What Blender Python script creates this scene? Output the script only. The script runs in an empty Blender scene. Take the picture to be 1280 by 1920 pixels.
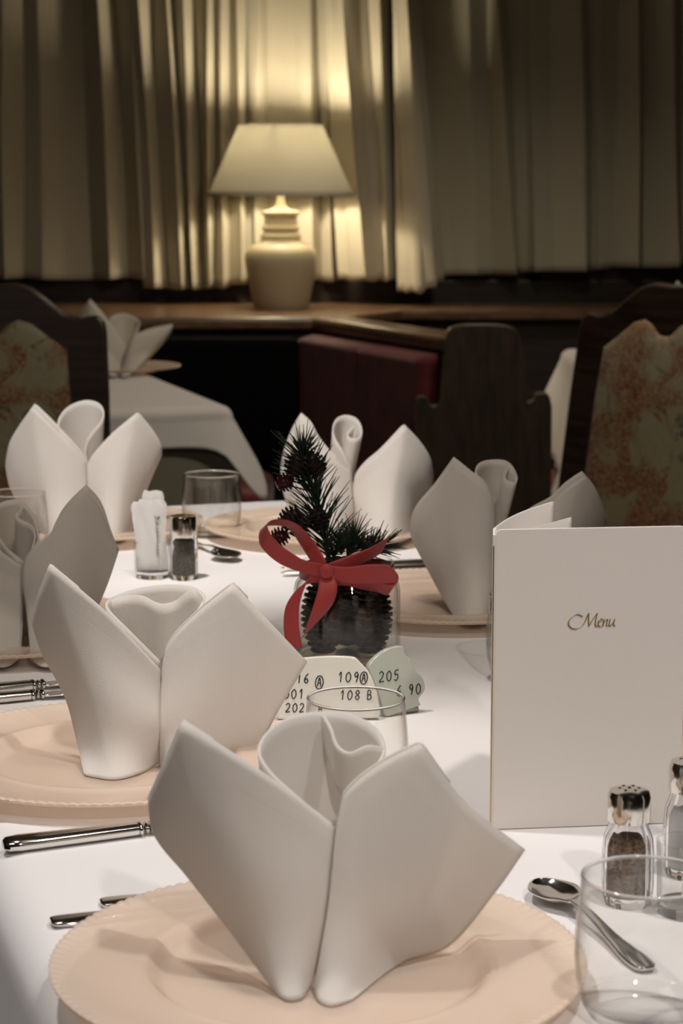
import bpy, bmesh, math, random
from mathutils import Vector, Matrix
C = bpy.context.scene
COL = C.collection
PI = math.pi
random.seed(7)

# ------------------------------------------------------------------ camera, world, lights, exposure
FPX = 3930.0
TILT = math.atan(610 / FPX)
CAMZ = 1.227
cam = bpy.data.cameras.new('camera')
cam.sensor_fit = 'VERTICAL'; cam.sensor_height = 36.0
cam.lens = FPX / 1920 * 36.0
cam.clip_start = 0.05; cam.clip_end = 60
cam.dof.use_dof = True; cam.dof.focus_distance = 1.75; cam.dof.aperture_fstop = 13.0
camo = bpy.data.objects.new('camera', cam); COL.objects.link(camo)
camo.location = (0, 0, CAMZ); camo.rotation_euler = (PI / 2 - TILT, 0, 0)
C.camera = camo

w = bpy.data.worlds.new('world'); C.world = w; w.use_nodes = True
w.node_tree.nodes['Background'].inputs[0].default_value = (1, .9, .75, 1)
w.node_tree.nodes['Background'].inputs[1].default_value = 0.05

def spot(name, loc, target, watts, cone, color, radius=.05, blend=.5):
    l = bpy.data.lights.new(name, 'SPOT'); l.energy = watts; l.color = color
    l.spot_size = math.radians(cone); l.spot_blend = blend; l.shadow_soft_size = radius
    o = bpy.data.objects.new(name, l); COL.objects.link(o); o.location = loc
    d = Vector(target) - Vector(loc)
    o.rotation_euler = d.to_track_quat('-Z', 'Y').to_euler()
    return o
WARM = (1.0, .945, .90)
spot('ceiling_spot_front', (.62, -.80, 2.5), (.18, 1.52, .75), 86, 23, WARM, .05, .8)
spot('ceiling_spot_right', (.50, 1.10, 2.5), (-.06, 1.36, .75), 56, 42, WARM, .05, .6)
spot('ceiling_spot_left', (-.50, 1.62, 2.5), (-.04, 1.40, .75), 61, 42, WARM, .05, .6)
spot('fill_spot_middle', (.05, 1.75, 2.5), (.0, 2.3, .75), 36, 55, (1, .87, .72), .08, .8)  # added fill light for the dim napkins half-way down the table
spot('ceiling_spot_end', (-.45, 2.12, 2.5), (-.27, 2.95, .75), 130, 46, WARM, .05, .7)
spot('fill_spot_chairs', (.75, 3.0, 2.5), (-.1, 4.5, .75), 40, 78, (1, .88, .70), .08, .8)  # fill added in front of the chairs to brighten their fabric
spot('fill_spot_back', (.40, 4.85, 2.5), (.3, 5.0, .7), 36, 118, (1, .88, .70), .08, .8)  # extra fill, no known source: brightens the back tables and red cushion
al = bpy.data.lights.new('ambient_fill', 'AREA'); al.energy = 9; al.color = WARM; al.size = 1.0  # unseen area light added to lift the cloth side and petals at left
ao = bpy.data.objects.new('ambient_fill', al); COL.objects.link(ao); ao.location = (-1.3, .4, 2.55)

C.view_settings.view_transform = 'Standard'; C.view_settings.look = 'None'
C.view_settings.gamma = 1.0; C.view_settings.use_curve_mapping = False
C.view_settings.exposure = 0.0
C.cycles.max_bounces = 10; C.cycles.transparent_max_bounces = 16
C.cycles.transmission_bounces = 10; C.cycles.sample_clamp_indirect = 4.0
C.cycles.use_denoising = True

# ------------------------------------------------------------------ measuring helpers (photo ray -> point on a plane of the room)
def ray(u, v):
    a = (u - 640) / FPX; b = (v - 960) / FPX
    c, s = math.cos(TILT), math.sin(TILT)
    return Vector((a, c - b * s, -s - b * c))
def pz(u, v, z=.75):
    d = ray(u, v); k = (z - CAMZ) / d.z
    return Vector((d.x * k, d.y * k, z))
def py(u, v, Y):
    d = ray(u, v); k = Y / d.y
    return Vector((d.x * k, Y, CAMZ + d.z * k))
TROT = math.atan2(.3, .954)          # the table runs a little to the left of the view
UX, UN = Vector((-.3, .954, 0)), Vector((.954, .3, 0))
def tab(u, n, z=.75): return UX * u + UN * n + Vector((0, 0, z))

# ------------------------------------------------------------------ materials
def newmat(name):
    m = bpy.data.materials.new(name); m.use_nodes = True
    nt = m.node_tree
    return m, nt, nt.nodes['Principled BSDF'], nt.nodes['Material Output']
def pbr(name, col, rough=.5, metal=0, spec=.5, trans=0, ior=1.45, coat=0, sheen=0):
    m, nt, b, out = newmat(name)
    b.inputs['Base Color'].default_value = (*col, 1); b.inputs['Roughness'].default_value = rough
    b.inputs['Metallic'].default_value = metal; b.inputs['Specular IOR Level'].default_value = spec
    b.inputs['Transmission Weight'].default_value = trans; b.inputs['IOR'].default_value = ior
    b.inputs['Coat Weight'].default_value = coat; b.inputs['Sheen Weight'].default_value = sheen
    return m
def add_bump(m, kind='noise', scale=200, strength=.2, dist=.001, stretch=(1, 1, 1)):
    nt = m.node_tree; b = nt.nodes['Principled BSDF']
    tc = nt.nodes.new('ShaderNodeTexCoord'); mp = nt.nodes.new('ShaderNodeMapping')
    mp.inputs['Scale'].default_value = stretch
    nt.links.new(tc.outputs['Object'], mp.inputs[0])
    if kind == 'noise':
        t = nt.nodes.new('ShaderNodeTexNoise'); t.inputs['Scale'].default_value = scale; t.inputs['Detail'].default_value = 3
        o = t.outputs[0]
    else:
        t = nt.nodes.new('ShaderNodeTexWave'); t.inputs['Scale'].default_value = scale
        o = t.outputs['Fac']
    nt.links.new(mp.outputs[0], t.inputs[0])
    bp = nt.nodes.new('ShaderNodeBump'); bp.inputs['Strength'].default_value = strength; bp.inputs['Distance'].default_value = dist
    nt.links.new(o, bp.inputs['Height']); nt.links.new(bp.outputs[0], b.inputs['Normal'])
    return m
def noise_color(m, c1, c2, scale=5, stretch=(1, 1, 1), lo=.35, hi=.65, detail=4):
    nt = m.node_tree; b = nt.nodes['Principled BSDF']
    tc = nt.nodes.new('ShaderNodeTexCoord'); mp = nt.nodes.new('ShaderNodeMapping')
    mp.inputs['Scale'].default_value = stretch
    t = nt.nodes.new('ShaderNodeTexNoise'); t.inputs['Scale'].default_value = scale; t.inputs['Detail'].default_value = detail
    r = nt.nodes.new('ShaderNodeValToRGB')
    r.color_ramp.elements[0].position = lo; r.color_ramp.elements[0].color = (*c1, 1)
    r.color_ramp.elements[1].position = hi; r.color_ramp.elements[1].color = (*c2, 1)
    nt.links.new(tc.outputs['Object'], mp.inputs[0]); nt.links.new(mp.outputs[0], t.inputs[0])
    nt.links.new(t.outputs[0], r.inputs[0]); nt.links.new(r.outputs[0], b.inputs['Base Color'])
    return m
def cloth(name, col, tcol, mix, weave=1500, strength=.25, hem=False):
    """woven cloth: lets a little light through; a stitched hem runs along UV y = hem distance"""
    m, nt, b, out = newmat(name)
    b.inputs['Base Color'].default_value = (*col, 1); b.inputs['Roughness'].default_value = .85
    b.inputs['Specular IOR Level'].default_value = .15; b.inputs['Sheen Weight'].default_value = .15
    tr = nt.nodes.new('ShaderNodeBsdfTranslucent'); tr.inputs[0].default_value = (*tcol, 1)
    mx = nt.nodes.new('ShaderNodeMixShader'); mx.inputs[0].default_value = mix
    nt.links.new(b.outputs[0], mx.inputs[1]); nt.links.new(tr.outputs[0], mx.inputs[2]); nt.links.new(mx.outputs[0], out.inputs[0])
    tc = nt.nodes.new('ShaderNodeTexCoord')
    t = nt.nodes.new('ShaderNodeTexNoise'); t.inputs['Scale'].default_value = weave; t.inputs['Detail'].default_value = 2
    nt.links.new(tc.outputs['Object'], t.inputs[0])
    h = t.outputs[0]
    if hem:
        sp = nt.nodes.new('ShaderNodeSeparateXYZ'); nt.links.new(tc.outputs['UV'], sp.inputs[0])
        def mth(op, a, bv):
            n = nt.nodes.new('ShaderNodeMath'); n.operation = op
            nt.links.new(a, n.inputs[0])
            if hasattr(bv, 'links'): nt.links.new(bv, n.inputs[1])
            else: n.inputs[1].default_value = bv
            return n.outputs[0]
        d = mth('ABSOLUTE', mth('SUBTRACT', sp.outputs['Y'], .0125), 0)
        line = mth('LESS_THAN', d, .0009)
        inside = mth('LESS_THAN', sp.outputs['Y'], .0125)
        h = mth('ADD', mth('MULTIPLY', t.outputs[0], .5), mth('SUBTRACT', mth('MULTIPLY', inside, 1.5), mth('MULTIPLY', line, 3.0)))
    bp = nt.nodes.new('ShaderNodeBump'); bp.inputs['Strength'].default_value = strength; bp.inputs['Distance'].default_value = .0008
    nt.links.new(h, bp.inputs['Height']); nt.links.new(bp.outputs[0], b.inputs['Normal'])
    return m
def thin_glass(name, tint=(1, 1, 1), boost=1.0, ior=1.5):
    m, nt, b, out = newmat(name); nt.nodes.remove(b)
    tr = nt.nodes.new('ShaderNodeBsdfTransparent'); tr.inputs[0].default_value = (*tint, 1)
    gl = nt.nodes.new('ShaderNodeBsdfGlossy'); gl.inputs['Roughness'].default_value = .02
    lw = nt.nodes.new('ShaderNodeLayerWeight'); lw.inputs['Blend'].default_value = .5
    pw = nt.nodes.new('ShaderNodeMath'); pw.operation = 'POWER'; pw.inputs[1].default_value = 4.0
    fr = nt.nodes.new('ShaderNodeMath'); fr.operation = 'MULTIPLY_ADD'; fr.inputs[1].default_value = .80 * boost; fr.inputs[2].default_value = .045
    nt.links.new(lw.outputs['Facing'], pw.inputs[0]); nt.links.new(pw.outputs[0], fr.inputs[0])
    ml = nt.nodes.new('ShaderNodeMath'); ml.operation = 'MULTIPLY'; ml.inputs[1].default_value = 1.0; ml.use_clamp = True
    mx = nt.nodes.new('ShaderNodeMixShader')
    nt.links.new(fr.outputs[0], ml.inputs[0]); nt.links.new(ml.outputs[0], mx.inputs[0])
    nt.links.new(tr.outputs[0], mx.inputs[1]); nt.links.new(gl.outputs[0], mx.inputs[2])
    # seen edge-on the wall is thicker, so it swallows more light
    p2 = nt.nodes.new('ShaderNodeMath'); p2.operation = 'POWER'; p2.inputs[1].default_value = 7.0
    nt.links.new(lw.outputs['Facing'], p2.inputs[0])
    mc = nt.nodes.new('ShaderNodeMix'); mc.data_type = 'RGBA'
    mc.inputs[6].default_value = (*tint, 1); mc.inputs[7].default_value = (.30, .28, .25, 1)
    nt.links.new(p2.outputs[0], mc.inputs[0]); nt.links.new(mc.outputs[2], tr.inputs[0])
    nt.links.new(mx.outputs[0], out.inputs[0])
    return m
def emit_shade(name, col, tcol, mix):
    return cloth(name, col, tcol, mix, 900, .1)

M = {}
M['napkin'] = cloth('napkin_linen', (.82, .785, .75), (.88, .83, .76), .40, 1500, .7, True)
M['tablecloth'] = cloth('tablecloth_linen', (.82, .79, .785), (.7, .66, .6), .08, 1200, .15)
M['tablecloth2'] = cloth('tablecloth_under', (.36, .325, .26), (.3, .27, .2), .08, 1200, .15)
M['steel'] = add_bump(pbr('cutlery_steel', (.72, .70, .66), .12, 1), 'noise', 60, .03, .0005)
M['chrome'] = pbr('chrome', (.75, .72, .66), .12, 1)
M['glass'] = thin_glass('clear_glass', (.985, .985, .98), 1.0)
M['glassbase'] = pbr('thick_glass', (1, 1, 1), .0, 0, .5, 1.0, 1.5)
M['wood'] = noise_color(pbr('dark_walnut', (.05, .03, .02), .38), (.018, .010, .007), (.045, .025, .016), 6, (1, 1, 12))
M['woodh'] = noise_color(pbr('shelf_wood', (.10, .06, .035), .32), (.09, .05, .028), (.17, .10, .055), 5, (3, 14, 14))
M['wooddark'] = noise_color(pbr('panel_wood', (.03, .02, .015), .45), (.018, .012, .009), (.035, .024, .018), 5, (2, 9, 9))
M['woodpanel'] = noise_color(pbr('divider_wood', (.06, .045, .033), .35), (.045, .034, .026), (.075, .055, .04), 6, (10, 3, 2))
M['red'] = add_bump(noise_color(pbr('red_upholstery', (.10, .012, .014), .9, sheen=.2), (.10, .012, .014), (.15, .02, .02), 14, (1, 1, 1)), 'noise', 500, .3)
M['benchshaded'] = add_bump(pbr('shaded_bench_cloth', (.003, .0025, .003), 1.0, spec=.1), 'noise', 500, .3)  # bench back in the dark: its shade is put into this near-black colour
M['curtain'] = cloth('curtain_cloth', (.62, .57, .45), (.62, .56, .40), .22, 700, .25)
M['curtaindark'] = cloth('curtain_sheer_cloth', (.62, .585, .46), (.22, .2, .16), .15, 700, .3)
M['ceramic'] = add_bump(pbr('lamp_ceramic', (.44, .385, .27), .35), 'noise', 90, .15, .002)
M['shade'] = cloth('lamp_shade_paper', (.66, .62, .53), (.64, .62, .54), .26, 400, .15)
M['wall'] = add_bump(pbr('wall_plaster', (.16, .135, .10), .9), 'noise', 60, .2)
M['floor'] = noise_color(pbr('floor_carpet', (.03, .02, .016), .95), (.02, .013, .01), (.045, .03, .022), 40)
M['ceiling'] = add_bump(pbr('ceiling_plaster', (.3, .26, .2), .9), 'noise', 50, .2)
M['menu'] = add_bump(pbr('menu_board', (.68, .625, .575), .45, spec=.35), 'noise', 700, .12, .0006)
M['paper'] = pbr('white_paper', (.82, .80, .77), .8)
M['gold'] = pbr('gold_foil', (.50, .36, .14), .28, 1)
M['ink'] = pbr('black_marker', (.012, .012, .013), .5)
M['greyink'] = pbr('grey_print', (.13, .12, .12), .6)
M['porcelain'] = pbr('glazed_porcelain', (.64, .615, .54), .14, coat=.4)
M['porcelaing'] = pbr('pale_green_porcelain', (.45, .47, .40), .14, coat=.4)
M['ribbon'] = add_bump(pbr('red_satin_ribbon', (.36, .03, .028), .48, sheen=.3), 'wave', 900, .15, .0004)
M['needle'] = noise_color(pbr('pine_needle', (.02, .04, .02), .6), (.008, .018, .010), (.022, .045, .022), 60)
M['bark'] = pbr('twig_bark', (.05, .03, .02), .8)
M['cone'] = noise_color(pbr('pine_cone', (.04, .022, .018), .65), (.014, .008, .007), (.05, .028, .022), 50)
M['berry'] = pbr('dark_red_berry', (.10, .015, .015), .35)
M['pepper'] = noise_color(pbr('ground_pepper', (.06, .05, .04), .95), (.03, .025, .02), (.14, .12, .095), 420)
M['pepperb'] = noise_color(pbr('brown_pepper', (.09, .06, .035), .95), (.09, .06, .035), (.34, .24, .15), 420)
M['salt'] = pbr('salt', (.78, .76, .73), .9)
M['black'] = pbr('dark_hole', (.01, .01, .01), .7)
def plate_mat():
    m = pbr('pink_pressed_glass', (.90, .785, .69), .13, 0, .5, .0, 1.5, .3)
    nt = m.node_tree; b = nt.nodes['Principled BSDF']; out = nt.nodes['Material Output']
    tr = nt.nodes.new('ShaderNodeBsdfTranslucent'); tr.inputs[0].default_value = (.95, .79, .63, 1)
    tp = nt.nodes.new('ShaderNodeBsdfTransparent'); tp.inputs[0].default_value = (1, .93, .86, 1)
    m1 = nt.nodes.new('ShaderNodeMixShader'); m1.inputs[0].default_value = .28
    m2 = nt.nodes.new('ShaderNodeMixShader'); m2.inputs[0].default_value = .34
    nt.links.new(b.outputs[0], m1.inputs[1]); nt.links.new(tr.outputs[0], m1.inputs[2])
    nt.links.new(m1.outputs[0], m2.inputs[1]); nt.links.new(tp.outputs[0], m2.inputs[2]); nt.links.new(m2.outputs[0], out.inputs[0])
    return m
M['plate'] = plate_mat()
def floral():
    m, nt, b, out = newmat('floral_upholstery')
    b.inputs['Roughness'].default_value = .85; b.inputs['Sheen Weight'].default_value = .1
    tc = nt.nodes.new('ShaderNodeTexCoord')
    def N(scale, det, dist=0, off=0):
        mp = nt.nodes.new('ShaderNodeMapping'); mp.inputs['Location'].default_value = (off, off * .7, off * 1.3)
        t = nt.nodes.new('ShaderNodeTexNoise'); t.inputs['Scale'].default_value = scale; t.inputs['Detail'].default_value = det
        t.inputs['Distortion'].default_value = dist
        nt.links.new(tc.outputs['Object'], mp.inputs[0]); nt.links.new(mp.outputs[0], t.inputs[0]); return t.outputs[0]
    def ramp(f, a, b_):
        r = nt.nodes.new('ShaderNodeMapRange'); r.inputs[1].default_value = a; r.inputs[2].default_value = b_
        nt.links.new(f, r.inputs[0]); return r.outputs[0]
    def mix(f, a, c):
        x = nt.nodes.new('ShaderNodeMix'); x.data_type = 'RGBA'
        nt.links.new(f, x.inputs[0])
        if isinstance(a, tuple): x.inputs[6].default_value = (*a, 1)
        else: nt.links.new(a, x.inputs[6])
        if isinstance(c, tuple): x.inputs[7].default_value = (*c, 1)
        else: nt.links.new(c, x.inputs[7])
        return x.outputs[2]
    blobs = ramp(N(7, 3, .6), .43, .53)
    blobs2 = ramp(N(11, 3, 1.2, 5), .56, .63)
    leaf = ramp(N(13, 3, 1.0, 11), .58, .64)
    petal = ramp(N(30, 4, 2.5, 3), .42, .6)
    veins = ramp(N(55, 3, 4, 9), .53, .6)
    flower = mix(petal, (.19, .05, .025), (.27, .15, .07))
    c = mix(leaf, (.30, .28, .185), (.10, .125, .085))
    c = mix(blobs, c, flower)
    c = mix(blobs2, c, (.22, .085, .05))
    c = mix(veins, c, (.38, .31, .19))
    nt.links.new(c, b.inputs['Base Color'])
    return m
M['floral'] = floral()

# ------------------------------------------------------------------ mesh helpers
class G:
    def __init__(s): s.V = []; s.F = []; s.UV = None
    def add(s, V, F):
        o = len(s.V); s.V += [Vector(v) for v in V]; s.F += [tuple(i + o for i in f) for f in F]
        return s
    def grid(s, fn, nu, nv, close_u=False):
        V = [fn(i / nu, j / nv) for j in range(nv + 1) for i in range(nu if close_u else nu + 1)]
        W = nu if close_u else nu + 1
        F = [(j * W + i, j * W + (i + 1) % W, (j + 1) * W + (i + 1) % W, (j + 1) * W + i) for j in range(nv) for i in range(nu)]
        return s.add(V, F)
    def box(s, c, d, rot=0):
        cx, cy, cz = c; dx, dy, dz = d[0] / 2, d[1] / 2, d[2] / 2
        R = Matrix.Rotation(rot, 3, 'Z')
        V = [R @ Vector((x * dx, y * dy, z * dz)) + Vector(c) for z in (-1, 1) for y in (-1, 1) for x in (-1, 1)]
        return s.add(V, [(0, 2, 3, 1), (4, 5, 7, 6), (0, 1, 5, 4), (2, 6, 7, 3), (0, 4, 6, 2), (1, 3, 7, 5)])
    def lathe(s, prof, seg=64, c=(0, 0, 0), sq=None):
        V = []; F = []; n = len(prof)
        for k in range(seg):
            a = 2 * PI * k / seg
            f = sq(a) if sq else 1
            for r, z in prof: V.append((c[0] + r * f * math.cos(a), c[1] + r * f * math.sin(a), c[2] + z))
        for k in range(seg):
            k2 = (k + 1) % seg
            for j in range(n - 1):
                if prof[j][0] < 1e-6 and prof[j + 1][0] < 1e-6: continue
                F.append((k * n + j, k2 * n + j, k2 * n + j + 1, k * n + j + 1))
        return s.add(V, F)
    def tube(s, pts, rad, seg=8, flat=1.0, caps=True):
        pts = [Vector(p) for p in pts]; n = len(pts)
        rads = rad if isinstance(rad, (list, tuple)) else [rad] * n
        V = []; F = []; up = Vector((0, 0, 1)); prev = None
        for i, p in enumerate(pts):
            t = (pts[min(i + 1, n - 1)] - pts[max(i - 1, 0)]).normalized()
            if prev is None:
                a = t.cross(up)
                if a.length < 1e-3: a = t.cross(Vector((1, 0, 0)))
            else: a = prev - t * prev.dot(t)
            if a.length < 1e-6: a = t.orthogonal()
            a.normalize(); prev = a; b = t.cross(a)
            for k in range(seg):
                q = 2 * PI * k / seg
                V.append(p + (a * math.cos(q) + b * math.sin(q) * flat) * rads[i])
        for i in range(n - 1):
            for k in range(seg):
                F.append((i * seg + k, i * seg + (k + 1) % seg, (i + 1) * seg + (k + 1) % seg, (i + 1) * seg + k))
        if caps:
            F.append(tuple(range(seg - 1, -1, -1))); F.append(tuple((n - 1) * seg + k for k in range(seg)))
        return s.add(V, F)
    def prism(s, outline, d0, d1, axes='xz'):
        """outline in the x-z plane, thickness from y=d0 to y=d1"""
        n = len(outline)
        def P(a, b, d): return (a, d, b) if axes == 'xz' else (a, b, d)
        V = [P(a, b, d0) for a, b in outline] + [P(a, b, d1) for a, b in outline]
        F = [tuple(range(n)), tuple(range(2 * n - 1, n - 1, -1))]
        F += [(i, i + n, (i + 1) % n + n, (i + 1) % n) for i in range(n)]
        return s.add(V, F)
    def sphere(s, c, r, seg=16, rings=10, sc=(1, 1, 1)):
        prof = [(max(0, math.sin(PI * j / rings)) * r, -math.cos(PI * j / rings) * r) for j in range(rings + 1)]
        g = G().lathe(prof, seg)
        return s.add([(v.x * sc[0] + c[0], v.y * sc[1] + c[1], v.z * sc[2] + c[2]) for v in g.V], g.F)
    def build(s, name, mat, parent=None, smooth=40, solid=0, off=0, bevel=0, bseg=2, sub=0, loc=None, rot=None, weld=True):
        me = bpy.data.meshes.new(name); me.from_pydata([tuple(v) for v in s.V], [], s.F)
        if s.UV:
            ul = me.uv_layers.new(name='UVMap')
            for l in me.loops: ul.data[l.index].uv = s.UV[l.vertex_index]
        bm = bmesh.new(); bm.from_mesh(me)
        if weld: bmesh.ops.remove_doubles(bm, verts=bm.verts, dist=1e-6)
        bmesh.ops.recalc_face_normals(bm, faces=bm.faces)
        bm.to_mesh(me); bm.free()
        if smooth:
            me.polygons.foreach_set('use_smooth', [True] * len(me.polygons))
            me.set_sharp_from_angle(angle=math.radians(smooth))
        me.materials.append(M[mat] if isinstance(mat, str) else mat)
        o = bpy.data.objects.new(name, me); COL.objects.link(o)
        if parent: o.parent = parent
        if loc is not None: o.location = loc
        if rot is not None: o.rotation_euler = rot
        if bevel:
            b = o.modifiers.new('bevel', 'BEVEL'); b.width = bevel; b.segments = bseg; b.limit_method = 'ANGLE'; b.angle_limit = math.radians(40)
        if solid:
            q = o.modifiers.new('solidify', 'SOLIDIFY'); q.thickness = solid; q.offset = off
        if sub:
            q = o.modifiers.new('subdivision', 'SUBSURF'); q.levels = sub; q.render_levels = sub
        return o
def tag(o, label, cat, group=None):
    o['label'] = label; o['category'] = cat
    if group: o['group'] = group
    return o
def thing(name, label, cat, loc=(0, 0, 0), rotz=0, group=None):
    o = bpy.data.objects.new(name, None); COL.objects.link(o)
    o.empty_display_size = .05
    o.location = loc; o.rotation_euler = (0, 0, rotz)
    return tag(o, label, cat, group)
def struct(o):
    o['kind'] = 'structure'; return o
def dup(root, loc, rotz, label, group=None):
    r = root.copy(); COL.objects.link(r); r.location = loc; r.rotation_euler = (0, 0, rotz)
    r['label'] = label
    if group: r['group'] = group
    for ch in list(root.children):
        c = ch.copy(); COL.objects.link(c); c.parent = r
        for g in list(ch.children):
            d = g.copy(); COL.objects.link(d); d.parent = c
    return r
def cat(pts, t):
    """Catmull-Rom through pts, chord-length parameter"""
    n = len(pts)
    if n == 2: return pts[0].lerp(pts[1], t)
    L = [0]
    for i in range(n - 1): L.append(L[-1] + max(1e-9, (pts[i + 1] - pts[i]).length))
    x = t * L[-1]; i = 0
    while i < n - 2 and x > L[i + 1]: i += 1
    k = (x - L[i]) / (L[i + 1] - L[i])
    p1, p2 = pts[i], pts[i + 1]; d = L[i + 1] - L[i]
    m1 = (p2 - pts[i - 1]) / (L[i + 1] - L[i - 1]) * d if i > 0 else (p2 - p1)
    m2 = (pts[i + 2] - p1) / (L[i + 2] - L[i]) * d if i < n - 2 else (p2 - p1)
    k2, k3 = k * k, k * k * k
    return p1 * (2 * k3 - 3 * k2 + 1) + m1 * (k3 - 2 * k2 + k) + p2 * (-2 * k3 + 3 * k2) + m2 * (k3 - k2)
def plen(pts): return sum((pts[i + 1] - pts[i]).length for i in range(len(pts) - 1))
def smoothstep(x): x = max(0, min(1, x)); return x * x * (3 - 2 * x)

# ------------------------------------------------------------------ room shell
X0, X1, Y0, Y1, H = -2.4, 2.4, -2.0, 6.62, 2.6
struct(G().box(((X0 + X1) / 2, (Y0 + Y1) / 2, -.05), (X1 - X0 + .2, Y1 - Y0 + .2, .1)).build('floor', 'floor', smooth=0))
struct(G().box(((X0 + X1) / 2, (Y0 + Y1) / 2, H + .05), (X1 - X0 + .2, Y1 - Y0 + .2, .1)).build('ceiling', 'ceiling', smooth=0))
struct(G().box((X0 - .05, (Y0 + Y1) / 2, H / 2), (.1, Y1 - Y0 + .2, H)).build('wall_left', 'wall', smooth=0))
struct(G().box((X1 + .05, (Y0 + Y1) / 2, H / 2), (.1, Y1 - Y0 + .2, H)).build('wall_right', 'wall', smooth=0))
struct(G().box(((X0 + X1) / 2, Y0 - .05, H / 2), (X1 - X0, .1, H)).build('wall_near', 'wall', smooth=0))
struct(G().box(((X0 + X1) / 2, Y1 + .05, H / 2), (X1 - X0, .1, H)).build('wall_back', 'wooddark', smooth=0))
struct(G().box(((X0 + X1) / 2, 6.595, .895), (X1 - X0 - .002, .05, .09)).build('trim_1', 'wooddark', smooth=0, bevel=.006))
win = struct(G().box((0, 6.612, 1.62), (3.6, .012, 1.36)).build('window_1', pbr('night_window', (.006, .007, .009), .08), smooth=0))
fr = G()
for x in (-1.8, -.6, .6, 1.8): fr.box((x, 6.6, 1.62), (.06, .03, 1.42))
for z in (.96, 2.31): fr.box((0, 6.6, z), (3.66, .03, .06))
fr.build('window_frame', 'wooddark', win, smooth=0, bevel=.004)

# ------------------------------------------------------------------ curtains: knots (u at top of frame, u at hem, depth) measured on the curtain line
CY = 6.47
def curtain(name, label, knots, hem, mat, group=None, y=CY, thick=.0025, hemwave=.006):
    zt = py(640, 0, y).z
    pts_t = [Vector((py(k[0], 0, y).x, y + k[2] * .75, 0)) for k in knots]
    pts_b = [Vector((py(k[1], hem(k[1]), y).x, y + k[2] * 1.15, py(k[1], hem(k[1]), y).z)) for k in knots]
    n = len(knots) - 1
    ztop = 2.45
    def at(P, s):
        x = s * n; i = min(int(x), n - 1); k = x - i; k = k * k * (3 - 2 * k) * .6 + k * .4
        return P[i].lerp(P[i + 1], k)
    def fn(s, t):
        a = at(pts_t, s); b = at(pts_b, s)
        zb = b.z + hemwave * math.sin(s * 23) * .5
        q = t * t * .6 + t * .4              # 0 hem .. 1 top
        z = zb + (ztop - zb) * q
        k = (z - zb) / (zt - zb)
        k = k if k < 1 else 1 + (k - 1) * .25
        e = max(0, 1 - k); e = e ** 1.4 if e > 0 else 0
        x = a.x + (b.x - a.x) * (1 - k if k <= 1 else (1 - k))
        yy = a.y + (b.y - a.y) * max(0, 1 - k)
        yy += .004 * math.sin(z * 5 + s * 17)
        x += .004 * math.sin(z * 4.2 + s * 31)
        return Vector((x, yy, z))
    o = G().grid(fn, n * 8, 26).build(name, mat, smooth=80, solid=thick)
    return tag(o, label, 'curtain', group)
curtain('curtain', 'dark olive curtain hanging at the far left of the window',
        [(-520, -510, .03), (-470, -460, -.03), (-430, -425, .03), (-390, -380, -.02), (-340, -330, .03), (-290, -280, -.03), (-240, -235, .03), (-200, -190, -.01), (-160, -150, .03), (-90, -80, -.03), (-40, -30, .03), (5, 12, -.03), (40, 45, .03), (70, 80, .0), (105, 115, .03), (150, 172, .045), (183, 212, -.035), (215, 238, .04), (248, 268, -.03), (285, 296, .03)],
        lambda u: 524, 'curtain', y=6.51)
curtain('curtain', 'cream curtain gathered in narrow bright folds left of the lamp',
        [(232, 270, .02), (262, 292, -.03), (285, 312, .03), (312, 345, -.04), (326, 355, .03), (342, 366, -.04), (364, 378, .035), (389, 395, -.04), (402, 404, .02), (416, 418, -.035), (428, 432, .025), (446, 452, -.03), (458, 462, .02)],
        lambda u: 541 - max(0, (u - 400)) * .14, 'curtain', y=6.485)
curtain('curtain', 'broad bright cream curtain hanging straight behind the table lamp',
        [(440, 428, .035), (462, 470, .0), (485, 480, -.025), (502, 500, .02), (530, 530, .012), (558, 556, -.005), (580, 590, -.03), (594, 600, .03), (610, 625, -.035), (622, 640, .02), (634, 652, .04)],
        lambda u: 527, 'curtain', y=6.525)
curtain('curtain', 'cream curtain with one bright fold right of the lamp shade',
        [(606, 636, .045), (628, 655, .02), (644, 682, -.045), (668, 702, .0), (690, 715, .01), (708, 728, -.03), (728, 748, .03)],
        lambda u: 526, 'curtain', y=6.42)
curtain('curtain', 'loose curtain edge flaring out and hanging lowest right of the lamp',
        [(735, 748, .04), (746, 764, .0), (764, 788, -.03), (782, 815, -.02), (790, 834, .03)],
        lambda u: 548 - max(0, u - 790) * .5, 'curtain', y=6.35)
curtain('curtain', 'wide dark curtain in deep shade across the right of the window',
        [(770, 815, .03), (815, 850, .03), (880, 890, .0), (915, 925, .03), (930, 968, -.03), (950, 978, .04), (985, 990, .02), (1000, 1000, -.02), (1030, 1040, .0), (1085, 1098, -.03), (1105, 1108, .03), (1125, 1120, .0), (1160, 1155, .03), (1192, 1196, -.03), (1205, 1200, .035), (1230, 1240, .0), (1258, 1272, -.03), (1275, 1280, .03), (1320, 1320, 0), (1380, 1380, -.03), (1450, 1450, .03)],
        lambda u: 520 - (u - 800) * .045, 'curtaindark', y=6.52)

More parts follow.
